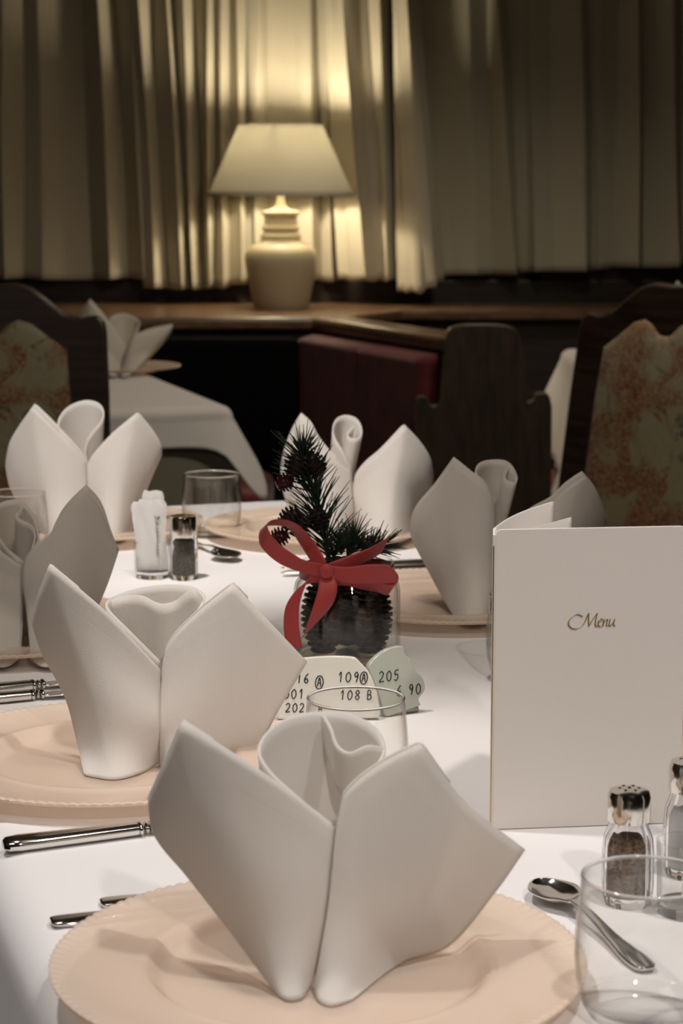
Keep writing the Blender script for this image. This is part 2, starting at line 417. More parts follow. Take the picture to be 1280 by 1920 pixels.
# ------------------------------------------------------------------ bench along the wall, divider and rails
SH = .87
def poly(name, pts, z0, z1, mat, parent=None, bevel=.01, bseg=3, **k):
    return G().prism([(p[0], p[1]) for p in pts], z0, z1, 'xy').build(name, mat, parent, bevel=bevel, bseg=bseg, **k)
cor = py(582, 597, 1); cor = pz(582, 596, SH)          # inner corner of the wall shelf
end = pz(838, 634, SH)                                  # divider rail meets the end panel
rd = (end - cor).normalized(); rn = Vector((-rd.y, rd.x, 0)); rn = rn if rn.x > 0 else -rn
RW = .11
wb = thing('wall_bench', 'dark wall bench with wooden shelf top under the window', 'bench', (0, 5.9, 0))
L = Vector((0, 5.9, 0))
cr = cor + rn * RW
poly('shelf', [Vector(p) - L for p in [(X0 + .02, cor.y, 0), tuple(cor), tuple(cr), (cr.x + .16, 6.2, 0), (X1 - .02, 6.2, 0), (X1 - .02, 6.565, 0), (X0 + .02, 6.565, 0)]], SH - .035, SH, 'woodh', wb)
poly('backboard', [Vector(p) - L for p in [(X0 + .02, cor.y + .03, 0), (cor.x, cor.y + .03, 0), (cor.x, 6.5, 0), (X0 + .02, 6.5, 0)]], 0.02, SH - .036, 'wooddark', wb)
poly('back_cushion', [Vector(p) - L for p in [(X0 + .05, cor.y - .08, 0), (cor.x - .03, cor.y - .08, 0), (cor.x - .03, cor.y + .028, 0), (X0 + .05, cor.y + .028, 0)]], .47, SH - .05, 'benchshaded', wb, bevel=.025)
poly('seat', [Vector(p) - L for p in [(X0 + .05, cor.y - .55, 0), (cor.x - .10, cor.y - .55, 0), (cor.x - .10, cor.y - .082, 0), (X0 + .05, cor.y - .082, 0)]], .36, .46, 'red', wb, bevel=.03)
poly('plinth', [Vector(p) - L for p in [(X0 + .05, cor.y - .50, 0), (cor.x - .12, cor.y - .50, 0), (cor.x - .12, cor.y + .02, 0), (X0 + .05, cor.y + .02, 0)]], 0.0, .358, 'wooddark', wb)
poly('backboard', [Vector(p) - L for p in [(cr.x + .2, 6.25, 0), (X1 - .02, 6.25, 0), (X1 - .02, 6.5, 0), (cr.x + .2, 6.5, 0)]], 0.02, SH - .036, 'wooddark', wb)

dv = thing('bench_divider', 'booth divider with red upholstered back and a shiny wooden rail', 'bench', (cor.x, cor.y, 0))
def dq(a0, a1, b0, b1):
    return [rd * a0 + rn * b0, rd * a1 + rn * b0, rd * a1 + rn * b1, rd * a0 + rn * b1]
DL = (end - cor).length
poly('rail', dq(.005, DL, 0, RW), SH - .036, SH + .003, 'woodh', dv, bevel=.014, bseg=4)
poly('divider_board', dq(.03, DL, .035, RW - .03), .02, SH - .037, 'wooddark', dv)
# two red cushions: facing the left booth (in view) and the right booth
cu = G()
def cushion(b0, b1):
    def fn(s, t):
        a = .005 + s * (DL - .045); z = .46 + t * (SH - .038 - .46)
        e = min(1, min(s, 1 - s) / .03) ** .5 * min(1, min(t, 1 - t) / .05) ** .5
        wr = .006 * math.exp(-((s - .42 - .1 * t) / .03) ** 2) * smoothstep((t - .3) * 2)
        return rd * a + rn * (b0 + (b1 - b0) * e - wr * (1 if b1 > b0 else -1)) + Vector((0, 0, z))
    return fn
G().grid(cushion(.034, -.05), 60, 40).build('back_cushion', 'red', dv, smooth=80)
G().grid(cushion(RW - .03, RW + .045), 40, 20).build('back_cushion', 'red', dv, smooth=80)
poly('seat', dq(.75, DL - .03, -.46, -.055), .36, .46, 'red', dv, bevel=.03)
poly('seat', dq(.05, DL - .03, RW + .05, RW + .5), .36, .46, 'red', dv, bevel=.03)
poly('plinth', dq(.75, DL - .05, -.42, -.03), 0, .358, 'wooddark', dv)
poly('plinth', dq(.05, DL - .05, RW, RW + .46), 0, .358, 'wooddark', dv)
# end panel of the divider, facing the room
PY = end.y - .02
def q(u, v): p = py(u, v, PY); return (p.x, p.z)
def rounded(pts, n=5):
    """pts: (x, z, r) -> outline with rounded corners"""
    out = []; m = len(pts)
    for i, (x, z, r) in enumerate(pts):
        p = Vector((x, z)); a = Vector(pts[i - 1][:2]) - p; b = Vector(pts[(i + 1) % m][:2]) - p
        if r <= 0: out.append((x, z)); continue
        ra = min(r, a.length * .49); rb = min(r, b.length * .49)
        s = p + a.normalized() * ra; e = p + b.normalized() * rb
        for k in range(n + 1):
            t = k / n; v = s * (1 - t) ** 2 + p * 2 * t * (1 - t) + e * t * t
            out.append((v.x, v.y))
    return out
opx = [(776, 760, .0), (782, 739, .012), (797, 739, .012), (805, 757, .01), (821, 757, .01), (832, 640, .03), (840, 606, .05), (962, 605, .06), (977, 640, .04), (984, 752, .01), (998, 748, .01), (1002, 733, .012), (1026, 733, .02), (1031, 760, 0)]
ol = rounded([(*q(u, v), r) for u, v, r in opx])
ol += [(q(1034, 930)[0], .0), (q(772, 930)[0], .0)]
mx = sum(p[0] for p in ol) / len(ol)
pn = G().prism([(a - mx, b) for a, b in ol], -.045, -.005).build('bench_end_panel', 'woodpanel', bevel=.008, bseg=3, loc=(mx, PY, 0))
tag(pn, 'dark wooden bench end panel with raised rounded middle and stepped shoulders', 'panel')

# ------------------------------------------------------------------ table lamp on the shelf
LY = 6.235; lx = py(527, 580, LY).x
lamp = thing('table_lamp', 'lit cream table lamp with conical shade on the wooden shelf', 'lamp', (lx, LY, SH))
prof = [(0, 0), (.077, 0), (.080, .004), (.086, .03), (.097, .08), (.105, .125), (.1075, .145), (.106, .162), (.098, .178), (.082, .189), (.060, .198),
        (.058, .203), (.060, .208), (.059, .216), (.055, .22), (.052, .222), (.052, .230), (.056, .233), (.056, .24), (.05, .244), (.049, .27), (.052, .274), (.057, .277), (.057, .284), (.05, .287), (.03, .291), (.018, .298), (0, .298)]
G().lathe(prof, 72).build('base', 'ceramic', lamp, smooth=50)
G().lathe([(0, .298), (.018, .298), (.012, .31), (.011, .33), (.016, .334), (.016, .362), (0, .362)], 32).build('socket', 'ceramic', lamp)
sp = []
for k in range(13): sp.append((.213 + (.1225 - .213) * k / 12, .332 + .203 * k / 12))
G().lathe(sp, 96).build('shade', 'shade', lamp, smooth=80, solid=.0015)
G().lathe([(.2115, .331), (.2145, .331), (.2145, .338), (.2115, .338), (.2115, .331)], 96).build('shade_rim', 'shade', lamp)
sr = G()
for k in range(3):
    a = 2 * PI * k / 3 + .4
    sr.tube([(.014 * math.cos(a), .014 * math.sin(a), .365), (.123 * math.cos(a), .123 * math.sin(a), .531)], .0018, 6)
sr.build('shade_support', 'chrome', lamp)
bm_ = pbr('lamp_bulb', (1, .9, .7), .4)
bn = bm_.node_tree.nodes['Principled BSDF']; bn.inputs['Emission Color'].default_value = (1, .80, .48, 1); bn.inputs['Emission Strength'].default_value = 14
G().sphere((0, 0, .40), .03, 24, 14, (1, 1, 1.25)).build('bulb', bm_, lamp)
ll = bpy.data.lights.new('lamp_light', 'POINT'); ll.energy = 12.5; ll.color = (1, .86, .62); ll.shadow_soft_size = .035
lo = bpy.data.objects.new('lamp_light', ll); COL.objects.link(lo); lo.parent = lamp; lo.location = (0, 0, .465)

# ------------------------------------------------------------------ tables and cloths
def table(name, label, loc, rotz, Lx, Ly, top, group=None, ped=False):
    t = thing(name, label, 'table', loc, rotz, group)
    G().box((0, 0, top - .018), (Lx, Ly, .03)).build('tabletop', 'wood', t, smooth=0, bevel=.006)
    if ped:
        G().lathe([(0, 0), (.16, 0), (.16, .02), (.04, .035), (.035, top - .034), (0, top - .034)], 40, (0, -.13, 0)).build('pedestal', 'wood', t)
    for sx in () if ped else (-1, 1):
        for sy in (-1, 1):
            G().tube([(sx * (Lx / 2 - .09), sy * (Ly / 2 - .09), 0), (sx * (Lx / 2 - .09), sy * (Ly / 2 - .09), top - .034)], [.022, .032], 16).build('leg', 'wood', t)
    G().box((0, 0, top - .075), (Lx - .16, Ly - .16, .08)).build('apron', 'wood', t, smooth=0)
    return t
def drape(name, label, loc, rotz, Lx, Ly, top, drop, corner, mat, amp=.012, seed=1, cat_='tablecloth', group=None, flare=.10, R=.02):
    rnd = random.Random(seed); ph = [rnd.random() * 6.28 for _ in range(6)]
    n = 320; per = []
    rc = .035
    hx, hy = Lx / 2 - rc, Ly / 2 - rc
    seq = []
    for cx, cy, a0 in ((hx, hy, 0), (-hx, hy, PI / 2), (-hx, -hy, PI), (hx, -hy, 1.5 * PI)):
        for k in range(11):
            a = a0 + PI / 2 * k / 10
            seq.append((Vector((cx + rc * math.cos(a), cy + rc * math.sin(a))), Vector((math.cos(a), math.sin(a))), math.sin(PI * k / 10)))
    # resample sides
    full = []
    for i in range(len(seq)):
        a, b = seq[i], seq[(i + 1) % len(seq)]
        d = (b[0] - a[0]).length; m = max(1, int(d / .02)) if d > .02 else 1
        for k in range(m):
            t = k / m; full.append((a[0].lerp(b[0], t), a[1].lerp(b[1], t).normalized(), a[2] * (1 - t) + b[2] * t))
    N = len(full)
    # smooth a corner weight along the perimeter
    cw = [f[2] for f in full]
    for _ in range(10): cw = [(cw[i - 1] + cw[i] * 2 + cw[(i + 1) % N]) / 4 for i in range(N)]
    mxw = max(cw); cw = [c / mxw for c in cw]
    rows = []
    for sc in (.0, .35, .7, .9):
        rows.append([Vector((f[0].x * sc, f[0].y * sc, top)) for f in full])
    for k in range(7):
        a = PI / 2 * k / 6
        rows.append([Vector((*(f[0] + f[1] * (R * math.sin(a) - R)), top - R * (1 - math.cos(a)))) for f in full])
    nd = 12
    s_acc = 0; sarr = []
    for i in range(N):
        sarr.append(s_acc); s_acc += (full[(i + 1) % N][0] - full[i][0]).length
    for k in range(1, nd + 1):
        t = k / nd; row = []
        for i, f in enumerate(full):
            s = sarr[i] / s_acc * 2 * PI
            wv = math.sin(s * 7 + ph[0]) * .6 + math.sin(s * 13 + ph[1]) * .4 + math.sin(s * 21 + ph[2]) * .25
            dl = (drop - R) + corner * cw[i] ** 1.5
            off = (flare * .25 * t + amp * (wv + 1.0) * t ** 1.3) + cw[i] * flare * t ** .9
            p = f[0] + f[1] * off
            row.append(Vector((p.x, p.y, top - R - dl * t)))
        rows.append(row)
    g = G()
    V = [v for r in rows for v in r]
    F = []
    for j in range(len(rows) - 1):
        for i in range(N):
            F.append((j * N + i, j * N + (i + 1) % N, (j + 1) * N + (i + 1) % N, (j + 1) * N + i))
    g.add(V, F)
    o = g.build(name, mat, smooth=75, solid=.0012, off=-1, loc=loc, rot=(0, 0, rotz))
    return tag(o, label, cat_, group)
# main table: spans u .62..3.09, n .185...985 in its own directions
TU0, TU1, TN0, TN1 = .62, 3.10, .185, .985
tc = tab((TU0 + TU1) / 2, (TN0 + TN1) / 2, 0)
table('dining_table', 'long dining table under a white cloth in the foreground', tc, TROT, TN1 - TN0 - .03, TU1 - TU0 - .03, .746)
drape('tablecloth', 'white linen cloth covering the long foreground dining table', tc, TROT, TN1 - TN0, TU1 - TU0, .75, .15, .08, 'tablecloth', .010, 3, flare=.04, R=.035)
# back left table
bl = Vector((-.789, 4.981, 0))
table('dining_table', 'small table under white cloth at the back left', bl, TROT, .80, 1.05, .745, ped=True)
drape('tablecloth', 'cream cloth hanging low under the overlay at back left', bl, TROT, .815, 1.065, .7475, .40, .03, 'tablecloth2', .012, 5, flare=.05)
drape('tablecloth', 'white overlay cloth with rounded drooping corner at back left', bl, TROT, .83, 1.08, .75, .085, .12, 'tablecloth', .006, 8, flare=.06, R=.028)
# back right table
br = Vector((1.04, 5.60, 0))
table('dining_table', 'table under pale cloth behind the right chair', br, 0, .80, .80, .765, ped=True)
drape('tablecloth', 'pale tablecloth with hanging corner behind the right chair', br, 0, .83, .83, .77, .30, .02, 'tablecloth', .012, 11, flare=.11, R=.028)

# ------------------------------------------------------------------ charger plates
def plate_profile():
    top = [(.0, .0052), (.088, .0052), (.094, .0058), (.098, .0086), (.102, .0128), (.106, .0152), (.110, .0150), (.115, .0143), (.135, .0158), (.153, .0172), (.1575, .0186), (.160, .0190)]
    bot = [(.1615, .0180), (.161, .0162), (.157, .0146), (.135, .0118), (.112, .0098), (.104, .0095), (.098, .0042), (.094, .0014), (.090, .0008), (.086, .0), (.0, .0004)]
    return top, bot
def make_plate(label, p, group='pink glass charger plates'):
    t = thing('charger_plate', label, 'plate', p, 0, group)
    top, bot = plate_profile(); prof = top + bot; seg = 480; n = len(prof)
    V = []; F = []
    for k in range(seg):
        a = 2 * PI * k / seg
        for r, z in prof:
            rib = .00013 if k % 2 else -.00013
            if r < .05 or z < .005: rib = 0
            bead = (.0005, .0, -.0005, .0)[k % 4] if (r > .156 and z > .0155) else 0
            V.append(((r + bead * .8) * math.cos(a), (r + bead * .8) * math.sin(a), z + rib + bead))
    for k in range(seg):
        k2 = (k + 1) % seg
        for j in range(n - 1): F.append((k * n + j, k2 * n + j, k2 * n + j + 1, k * n + j + 1))
    G().add(V, F).build('plate_body', 'plate', t, smooth=60)
    return t
PL = {'1': pz(598, 1803), '2': pz(215, 1425), 'L': pz(20, 1200), '5': pz(165, 1000), '4': pz(602, 1005), '3': pz(845, 1142), 'R': tab(1.58, .84)}
PP = {k: v + (Vector((0, -.037 if k == '1' else -.028, 0)) if k in '12' else Vector((0, 0, 0))) for k, v in PL.items()}
pl1 = make_plate('nearest pink glass charger plate at the bottom of the photo', PP['1'])
pl1.name = 'charger_plate'
for k, lb in (('2', 'pink glass charger plate second nearest, cropped by the left edge'), ('L', 'pink glass charger plate at left edge beside the two knives'),
              ('5', 'pink glass charger plate under the bright napkin at the far left'), ('4', 'pink glass charger plate behind the pine jar'),
              ('3', 'pink glass charger plate between the pine jar and the menu'), ('R', 'pink glass charger plate hidden behind the menu, barely showing at its right')):
    dup(pl1, PP[k], random.random() * .1, lb)
WELL = .75 + .0057

# ------------------------------------------------------------------ folded napkins
def napkin(label, base, left, right, rim, group='fan folded napkins on the plates', gap=.016, bulge=.016, wz=WELL, curl=None, curl_drop=.042):
    """left/right: dict of slit, sil, bot, tip0 (junction..tip), tip1 (tip..corner), points are (u, v, depth offset)"""
    bx = Vector(base)
    def P(a):
        if a[2] == 'z': r = pz(a[0], a[1], wz + .0008)
        else: r = py(a[0], a[1], bx.y + a[2])
        r.z = max(r.z, wz + .0008)
        return r - bx
    t = thing('folded_napkin', label, 'napkin', base, 0, group)
    for side, d in (('l', left), ('r', right)):
        slit = [P(a) for a in d['slit']]; sil = [P(a) for a in d['sil']]; bot = [P(a) for a in d['bot']]
        t0 = [P(a) for a in d['t0']]; t1 = [P(a) for a in d['t1']]
        slit = [bot[0]] + slit + [t0[0]]; sil = [bot[-1]] + sil + [t1[-1]]
        l0, l1 = plen(t0), plen(t1); sT = max(.3, min(.8, l0 / (l0 + l1)))
        def top(s): return cat(t0, s / sT) if s <= sT else cat(t1, (s - sT) / (1 - sT))
        c00, c10, c01, c11 = bot[0], bot[-1], t0[0], t1[-1]
        bl_ = d.get('bulge', bulge)
        def front(s, q):
            p = cat(slit, q) * (1 - s) + cat(sil, q) * s
            p = p + (cat(bot, s) - c00.lerp(c10, s)) * (1 - q) ** 1.6 + (top(s) - c01.lerp(c11, s)) * q ** 2.0
            p.y -= bl_ * math.sin(PI * min(1, s * .95)) * (.35 + .65 * math.sin(PI * min(1, q * .8 + .1)))
            return p
        NS, NT = 30, 30
        g = G(); V = []; UV = []
        # front layer to the outer fold and back again as an inner layer
        nsx = NS * 2
        cols = [(i / NS, 0) for i in range(NS + 1)]
        if not d.get('flap'): cols += [(1 - (1 - d.get('inner', 0)) * i / NS, 1) for i in range(1, NS + 1)]
        for j in range(NT + 1):
            q_ = j / NT
            for s, lay in cols:
                p = front(s, q_)
                if lay:
                    o = (1 - s ** 4) * (.25 if d.get('inner') else 1); zl = 0 if d.get('inner') else .0025
                    bb = .0 if d.get('inner') else bl_ * .6
                    p = p + Vector((0, gap * o * (.4 + .6 * q_) + bb * math.sin(PI * s), zl * o * q_))
                    p.z = max(p.z, wz + .0008 - bx.z)
                V.append(p)
                hh = (t0[0] - bot[0]).length * (1 - q_)
                UV.append((s * .2, (1 - q_) * .11 if not lay else 1.0))
        W = len(cols)
        F = [(j * W + i, j * W + i + 1, (j + 1) * W + i + 1, (j + 1) * W + i) for j in range(NT) for i in range(W - 1)]
        g.add(V, F)
        if d.get('flap'):           # the top edge is turned down behind the petal
            fs, fq = d['flap']; o = len(g.V); n2 = 20
            for j in range(n2 + 1):
                for i in range(n2 + 1):
                    s_ = fs * i / n2; dq_ = (1 - fq) * (1 - .5 * (i / n2)) * j / n2
                    p = front(s_, 1 - dq_) + Vector((0, .0035 + .010 * (j / n2) ** .5 * (1 - .6 * s_), .0012 * (1 - j / n2)))
                    g.V.append(p); UV.append((s_ * .2, .03 + dq_ * .1))
            g.F += [(o + j * (n2 + 1) + i, o + j * (n2 + 1) + i + 1, o + (j + 1) * (n2 + 1) + i + 1, o + (j + 1) * (n2 + 1) + i) for j in range(n2) for i in range(n2)]
        g.UV = UV
        g.build('petal', 'napkin', t, smooth=85, solid=.0011, weld=False)
    rm = [P(a) for a in rim]
    ctr = Vector((sum(p.x for p in rm) / len(rm), .012, wz + .001 - bx.z))
    hi = max(p.z for p in rm)
    def fn(s, q_):
        r = cat(rm, s)
        b = Vector((ctr.x * .5 + (r.x - ctr.x) * .62, max(-.03, min(.045, (r.y) * .75)), ctr.z))
        p = b.lerp(r, q_)
        return p
    g = G().grid(fn, 72, 20)
    g.UV = [(i / 72, (1 - j / 20) * .13) for j in range(21) for i in range(73)]
    if curl:
        cm = [P(a) for a in curl]
        def fc(s, q_):
            r = cat(cm, s)
            return r + Vector((.004 * (1 - q_) * (1 - s), .006 * (1 - q_), -(curl_drop - .02 * s) * (1 - q_)))
        g.grid(fc, 40, 10)
        g.UV += [(i / 40, (1 - j / 10) * .04) for j in range(11) for i in range(41)]
    g.build('rolled_centre', 'napkin', t, smooth=85, solid=.002, weld=False)
    return t
def nb(k): return (PL[k].x, PL[k].y, .75)
# nearest
napkin('nearest white napkin folded into open petals on the front plate', nb('1'),
    dict(bot=[(584, 1846, 'z'), (565, 1862, 'z'), (537, 1866, 'z'), (516, 1858, 'z')], slit=[(608, 1716, -.048), (625, 1590, -.04)], sil=[(436, 1751, -.02), (350, 1640, -.005), (290, 1565, .006)],
         t0=[(629, 1554, -.036), (560, 1493, -.036), (480, 1432, -.032), (343, 1344, -.02)], t1=[(343, 1344, -.02), (306, 1430, -.006), (277, 1496, .008)], inner=.5),
    dict(bot=[(588, 1858, 'z'), (598, 1872, 'z'), (622, 1879, 'z'), (660, 1873, 'z')], slit=[(612, 1716, -.05), (627, 1580, -.042)], sil=[(757, 1820, -.015), (840, 1772, .0), (930, 1668, .005)],
         t0=[(636, 1525, -.036), (648, 1485, -.034), (712, 1430, -.026), (788, 1390, -.016)], t1=[(788, 1390, -.016), (869, 1496, -.008), (984, 1592, .004)], bulge=.010, flap=(.6, .35)),
    [(622, 1545, -.03), (560, 1496, -.026), (505, 1445, -.014), (485, 1408, .0), (500, 1374, .016), (540, 1346, .030), (600, 1334, .038), (655, 1338, .038), (700, 1362, .030), (720, 1398, .014), (712, 1425, .0), (680, 1466, -.012), (640, 1515, -.026)], curl=[(719, 1402, .012), (690, 1398, .008), (655, 1411, .006), (632, 1398, .012), (620, 1366, .022), (606, 1340, .034)])
napkin('white napkin behind and left of the nearest one, in open petals', nb('2'),
    dict(bot=[(296, 1432, 'z'), (262, 1446, 'z'), (215, 1456, 'z'), (160, 1453, 'z')], slit=[(299, 1370, -.05), (300, 1300, -.042)], sil=[(145, 1390, -.02), (122, 1305, -.005), (78, 1222, .004)],
         t0=[(300, 1254, -.04), (250, 1197, -.04), (194, 1137, -.034), (96, 1054, -.02)], t1=[(96, 1054, -.02), (74, 1110, -.006), (59, 1165, .006)], inner=.5),
    dict(bot=[(299, 1434, 'z'), (315, 1446, 'z'), (340, 1450, 'z'), (380, 1448, 'z')], slit=[(300, 1370, -.05), (301, 1300, -.042)], sil=[(440, 1436, -.01), (475, 1412, .0), (525, 1325, .004)],
         t0=[(303, 1258, -.038), (315, 1207, -.034), (370, 1146, -.024), (438, 1091, -.014)], t1=[(438, 1091, -.014), (507, 1165, -.008), (576, 1240, .004)], bulge=.012, flap=(.6, .35)),
    [(300, 1240, -.03), (245, 1185, -.024), (205, 1145, -.010), (200, 1130, .004), (216, 1118, .02), (253, 1105, .034), (300, 1097, .042), (352, 1098, .040), (377, 1110, .028), (382, 1126, .012), (356, 1164, -.01), (312, 1218, -.028)], curl=[(380, 1120, .012), (366, 1106, .010), (350, 1110, .012), (328, 1127, .012), (300, 1132, .010), (265, 1117, .018), (235, 1117, .022), (206, 1128, .012)], curl_drop=.105)
napkin('white napkin in shade at the left edge, beyond the second plate', nb('L'),
    dict(bot=[(36, 1236, 'z'), (15, 1246, 'z'), (-15, 1246, 'z'), (-45, 1238, 'z')], slit=[(40, 1170, -.05), (40, 1110, -.042)], sil=[(-85, 1160, -.01), (-120, 1090, .0)],
         t0=[(40, 1062, -.04), (-10, 1020, -.036), (-90, 925, -.015)], t1=[(-90, 925, -.015), (-125, 975, 0), (-140, 1030, .01)]),
    dict(bot=[(58, 1238, 'z'), (80, 1246, 'z'), (110, 1246, 'z'), (140, 1236, 'z')], slit=[(50, 1150, -.05), (42, 1090, -.045)], sil=[(170, 1170, -.01), (203, 1090, .0)],
         t0=[(43, 1056, -.04), (58, 1036, -.038), (96, 1003, -.03), (106, 976, -.022), (124, 950, -.016), (158, 916, -.008)], t1=[(158, 916, -.008), (186, 946, 0), (208, 1000, .006), (223, 1030, .01)]),
    [(38, 1055, -.03), (0, 1010, -.02), (-12, 970, .0), (-5, 948, .02), (12, 939, .03), (32, 937, .034), (50, 948, .03), (64, 970, .02), (72, 1012, -.005), (60, 1030, -.015), (66, 1004, -.004), (60, 985, .004), (40, 975, .008), (30, 966, .014), (41, 952, .022), (37, 945, .026)])
napkin('brightly lit white napkin at the far left end of the table', nb('5'),
    dict(bot=[(164, 1003, 'z'), (140, 1011, 'z'), (110, 1011, 'z'), (82, 1003, 'z')], slit=[(165, 950, -.05), (163, 905, -.045)], sil=[(45, 960, -.01), (20, 915, .0)],
         t0=[(161, 872, -.042), (148, 850, -.042), (109, 807, -.034), (63, 761, -.015)], t1=[(63, 761, -.015), (38, 797, -.004), (20, 828, .003), (10, 872, .01)], bulge=.02),
    dict(bot=[(168, 1004, 'z'), (190, 1012, 'z'), (220, 1011, 'z'), (246, 1000, 'z')], slit=[(168, 950, -.05), (163, 910, -.045)], sil=[(268, 938, -.01), (289, 885, .0)],
         t0=[(162, 876, -.042), (169, 862, -.040), (203, 823, -.03), (256, 777, -.012)], t1=[(256, 777, -.012), (280, 803, -.004), (300, 832, .004), (304, 852, .01)], bulge=.02),
    [(161, 866, -.036), (140, 842, -.034), (116, 812, -.022), (109, 793, -.008), (118, 772, .01), (137, 757, .024), (164, 750, .032), (185, 756, .028), (194, 772, .014), (190, 788, .0), (176, 806, -.012), (164, 824, -.02), (160, 846, -.026), (164, 866, -.03)])
napkin('white napkin standing behind the pine sprig', nb('4'),
    dict(bot=[(664, 1006, 'z'), (640, 1015, 'z'), (600, 1015, 'z'), (570, 1005, 'z')], slit=[(664, 960, -.05), (661, 920, -.045)], sil=[(540, 950, -.01), (528, 905, .0)],
         t0=[(659, 885, -.042), (624, 857, -.04), (596, 822, -.03), (582, 796, -.02), (564, 779, -.012)], t1=[(564, 779, -.012), (548, 806, -.004), (534, 840, .003), (526, 874, .01)], bulge=.02),
    dict(bot=[(669, 1007, 'z'), (690, 1018, 'z'), (730, 1021, 'z'), (766, 1010, 'z')], slit=[(666, 960, -.05), (661, 925, -.045)], sil=[(786, 944, -.01), (808, 912, .0)],
         t0=[(662, 912, -.044), (667, 894, -.042), (684, 872, -.036), (712, 848, -.028), (757, 800, -.012)], t1=[(757, 800, -.012), (786, 830, -.004), (806, 860, .004), (813, 892, .01)], bulge=.02),
    [(658, 878, -.036), (643, 846, -.032), (628, 822, -.02), (624, 806, -.006), (628, 790, .008), (637, 781, .02), (650, 778, .026), (666, 783, .024), (676, 797, .014), (677, 816, .0), (667, 822, -.008), (655, 820, -.006), (652, 812, .0), (664, 797, .01)])
nap3 = napkin('white napkin in shade directly behind the menu spine', nb('3'),
    dict(bot=[(916, 1160, 'z'), (900, 1166, 'z'), (875, 1166, 'z'), (853, 1158, 'z')], slit=[(925, 1080, -.05), (928, 1000, -.045)], sil=[(824, 1110, -.02), (795, 1055, -.008), (771, 1008, .003)],
         t0=[(928, 950, -.042), (914, 914, -.04), (884, 890, -.03), (852, 864, -.012)], t1=[(852, 864, -.012), (818, 910, -.004), (778, 956, .003), (767, 992, .01)], bulge=.02),
    dict(bot=[(920, 1160, 'z'), (945, 1168, 'z'), (985, 1166, 'z'), (1015, 1156, 'z')], slit=[(935, 1080, -.05), (945, 1010, -.045)], sil=[(1070, 1080, -.01), (1112, 1020, .0)],
         t0=[(960, 985, -.042), (1000, 958, -.036), (1036, 938, -.026), (1062, 912, -.018), (1093, 890, -.010)], t1=[(1093, 890, -.010), (1116, 918, -.004), (1132, 960, .004), (1136, 980, .01)], bulge=.02),
    [(930, 940, -.036), (912, 914, -.03), (897, 894, -.016), (892, 882, -.004), (900, 868, .01), (921, 862, .022), (946, 863, .022), (960, 874, .014), (969, 896, .0), (964, 904, -.006), (950, 900, -.002), (945, 890, .006), (952, 876, .014)])
dup(nap3, nb('R'), .2, 'white napkin almost wholly hidden behind the menu cover')
# back tables
blp = pz(222, 698); brp = Vector((.98, 5.60, .77))
for p, zz, lb in ((blp, .75, 'pink glass charger plate on the back left table'), (brp, .77, 'pink glass charger plate on the back right table')):
    dup(pl1, (p.x, p.y, zz), 0, lb)
napkin('dim white napkin on the back left table behind the chair', (blp.x, blp.y, .75),
    dict(bot=[(222, 704, 'z'), (212, 706, 'z'), (205, 704, 'z'), (196, 699, 'z')], slit=[(226, 690, -.05), (230, 670, -.045)], sil=[(170, 660, -.01), (150, 620, .0)],
         t0=[(235, 652, -.04), (200, 600, -.03), (168, 562, -.01)], t1=[(168, 562, -.01), (155, 580, 0), (146, 600, .01)]),
    dict(bot=[(224, 704, 'z'), (232, 706, 'z'), (242, 704, 'z'), (250, 699, 'z')], slit=[(228, 690, -.05), (234, 670, -.045)], sil=[(280, 672, -.01), (305, 645, .0)],
         t0=[(240, 650, -.04), (252, 632, -.035), (275, 620, -.02), (324, 609, -.005)], t1=[(324, 609, -.005), (320, 622, 0), (312, 636, .01)]),
    [(236, 655, -.03), (215, 622, -.02), (206, 600, 0), (216, 590, .03), (235, 588, .04), (255, 596, .03), (262, 606, .01), (255, 620, -.01), (245, 640, -.02)])
napkin('pale napkin tip showing above the right chair crest', (brp.x, brp.y, .77),
    dict(bot=[(1300, 668, -.05), (1290, 670, -.05), (1280, 670, -.04), (1270, 668, -.03)], slit=[(1302, 640, -.05), (1302, 620, -.045)], sil=[(1262, 630, -.01), (1256, 590, .0)],
         t0=[(1302, 600, -.04), (1288, 565, -.03), (1271, 527, -.01)], t1=[(1271, 527, -.01), (1260, 545, 0), (1254, 562, .01)]),
    dict(bot=[(1303, 668, -.05), (1315, 670, -.05), (1325, 670, -.04), (1336, 668, -.03)], slit=[(1304, 640, -.05), (1304, 620, -.045)], sil=[(1345, 630, -.01), (1352, 590, .0)],
         t0=[(1304, 600, -.04), (1318, 565, -.03), (1338, 532, -.01)], t1=[(1338, 532, -.01), (1348, 548, 0), (1354, 566, .01)]),
    [(1303, 590, -.03), (1290, 565, -.02), (1285, 550, 0), (1292, 540, .03), (1305, 536, .04), (1318, 540, .03), (1322, 552, .01), (1316, 566, -.01), (1308, 580, -.02)], wz=.7757)

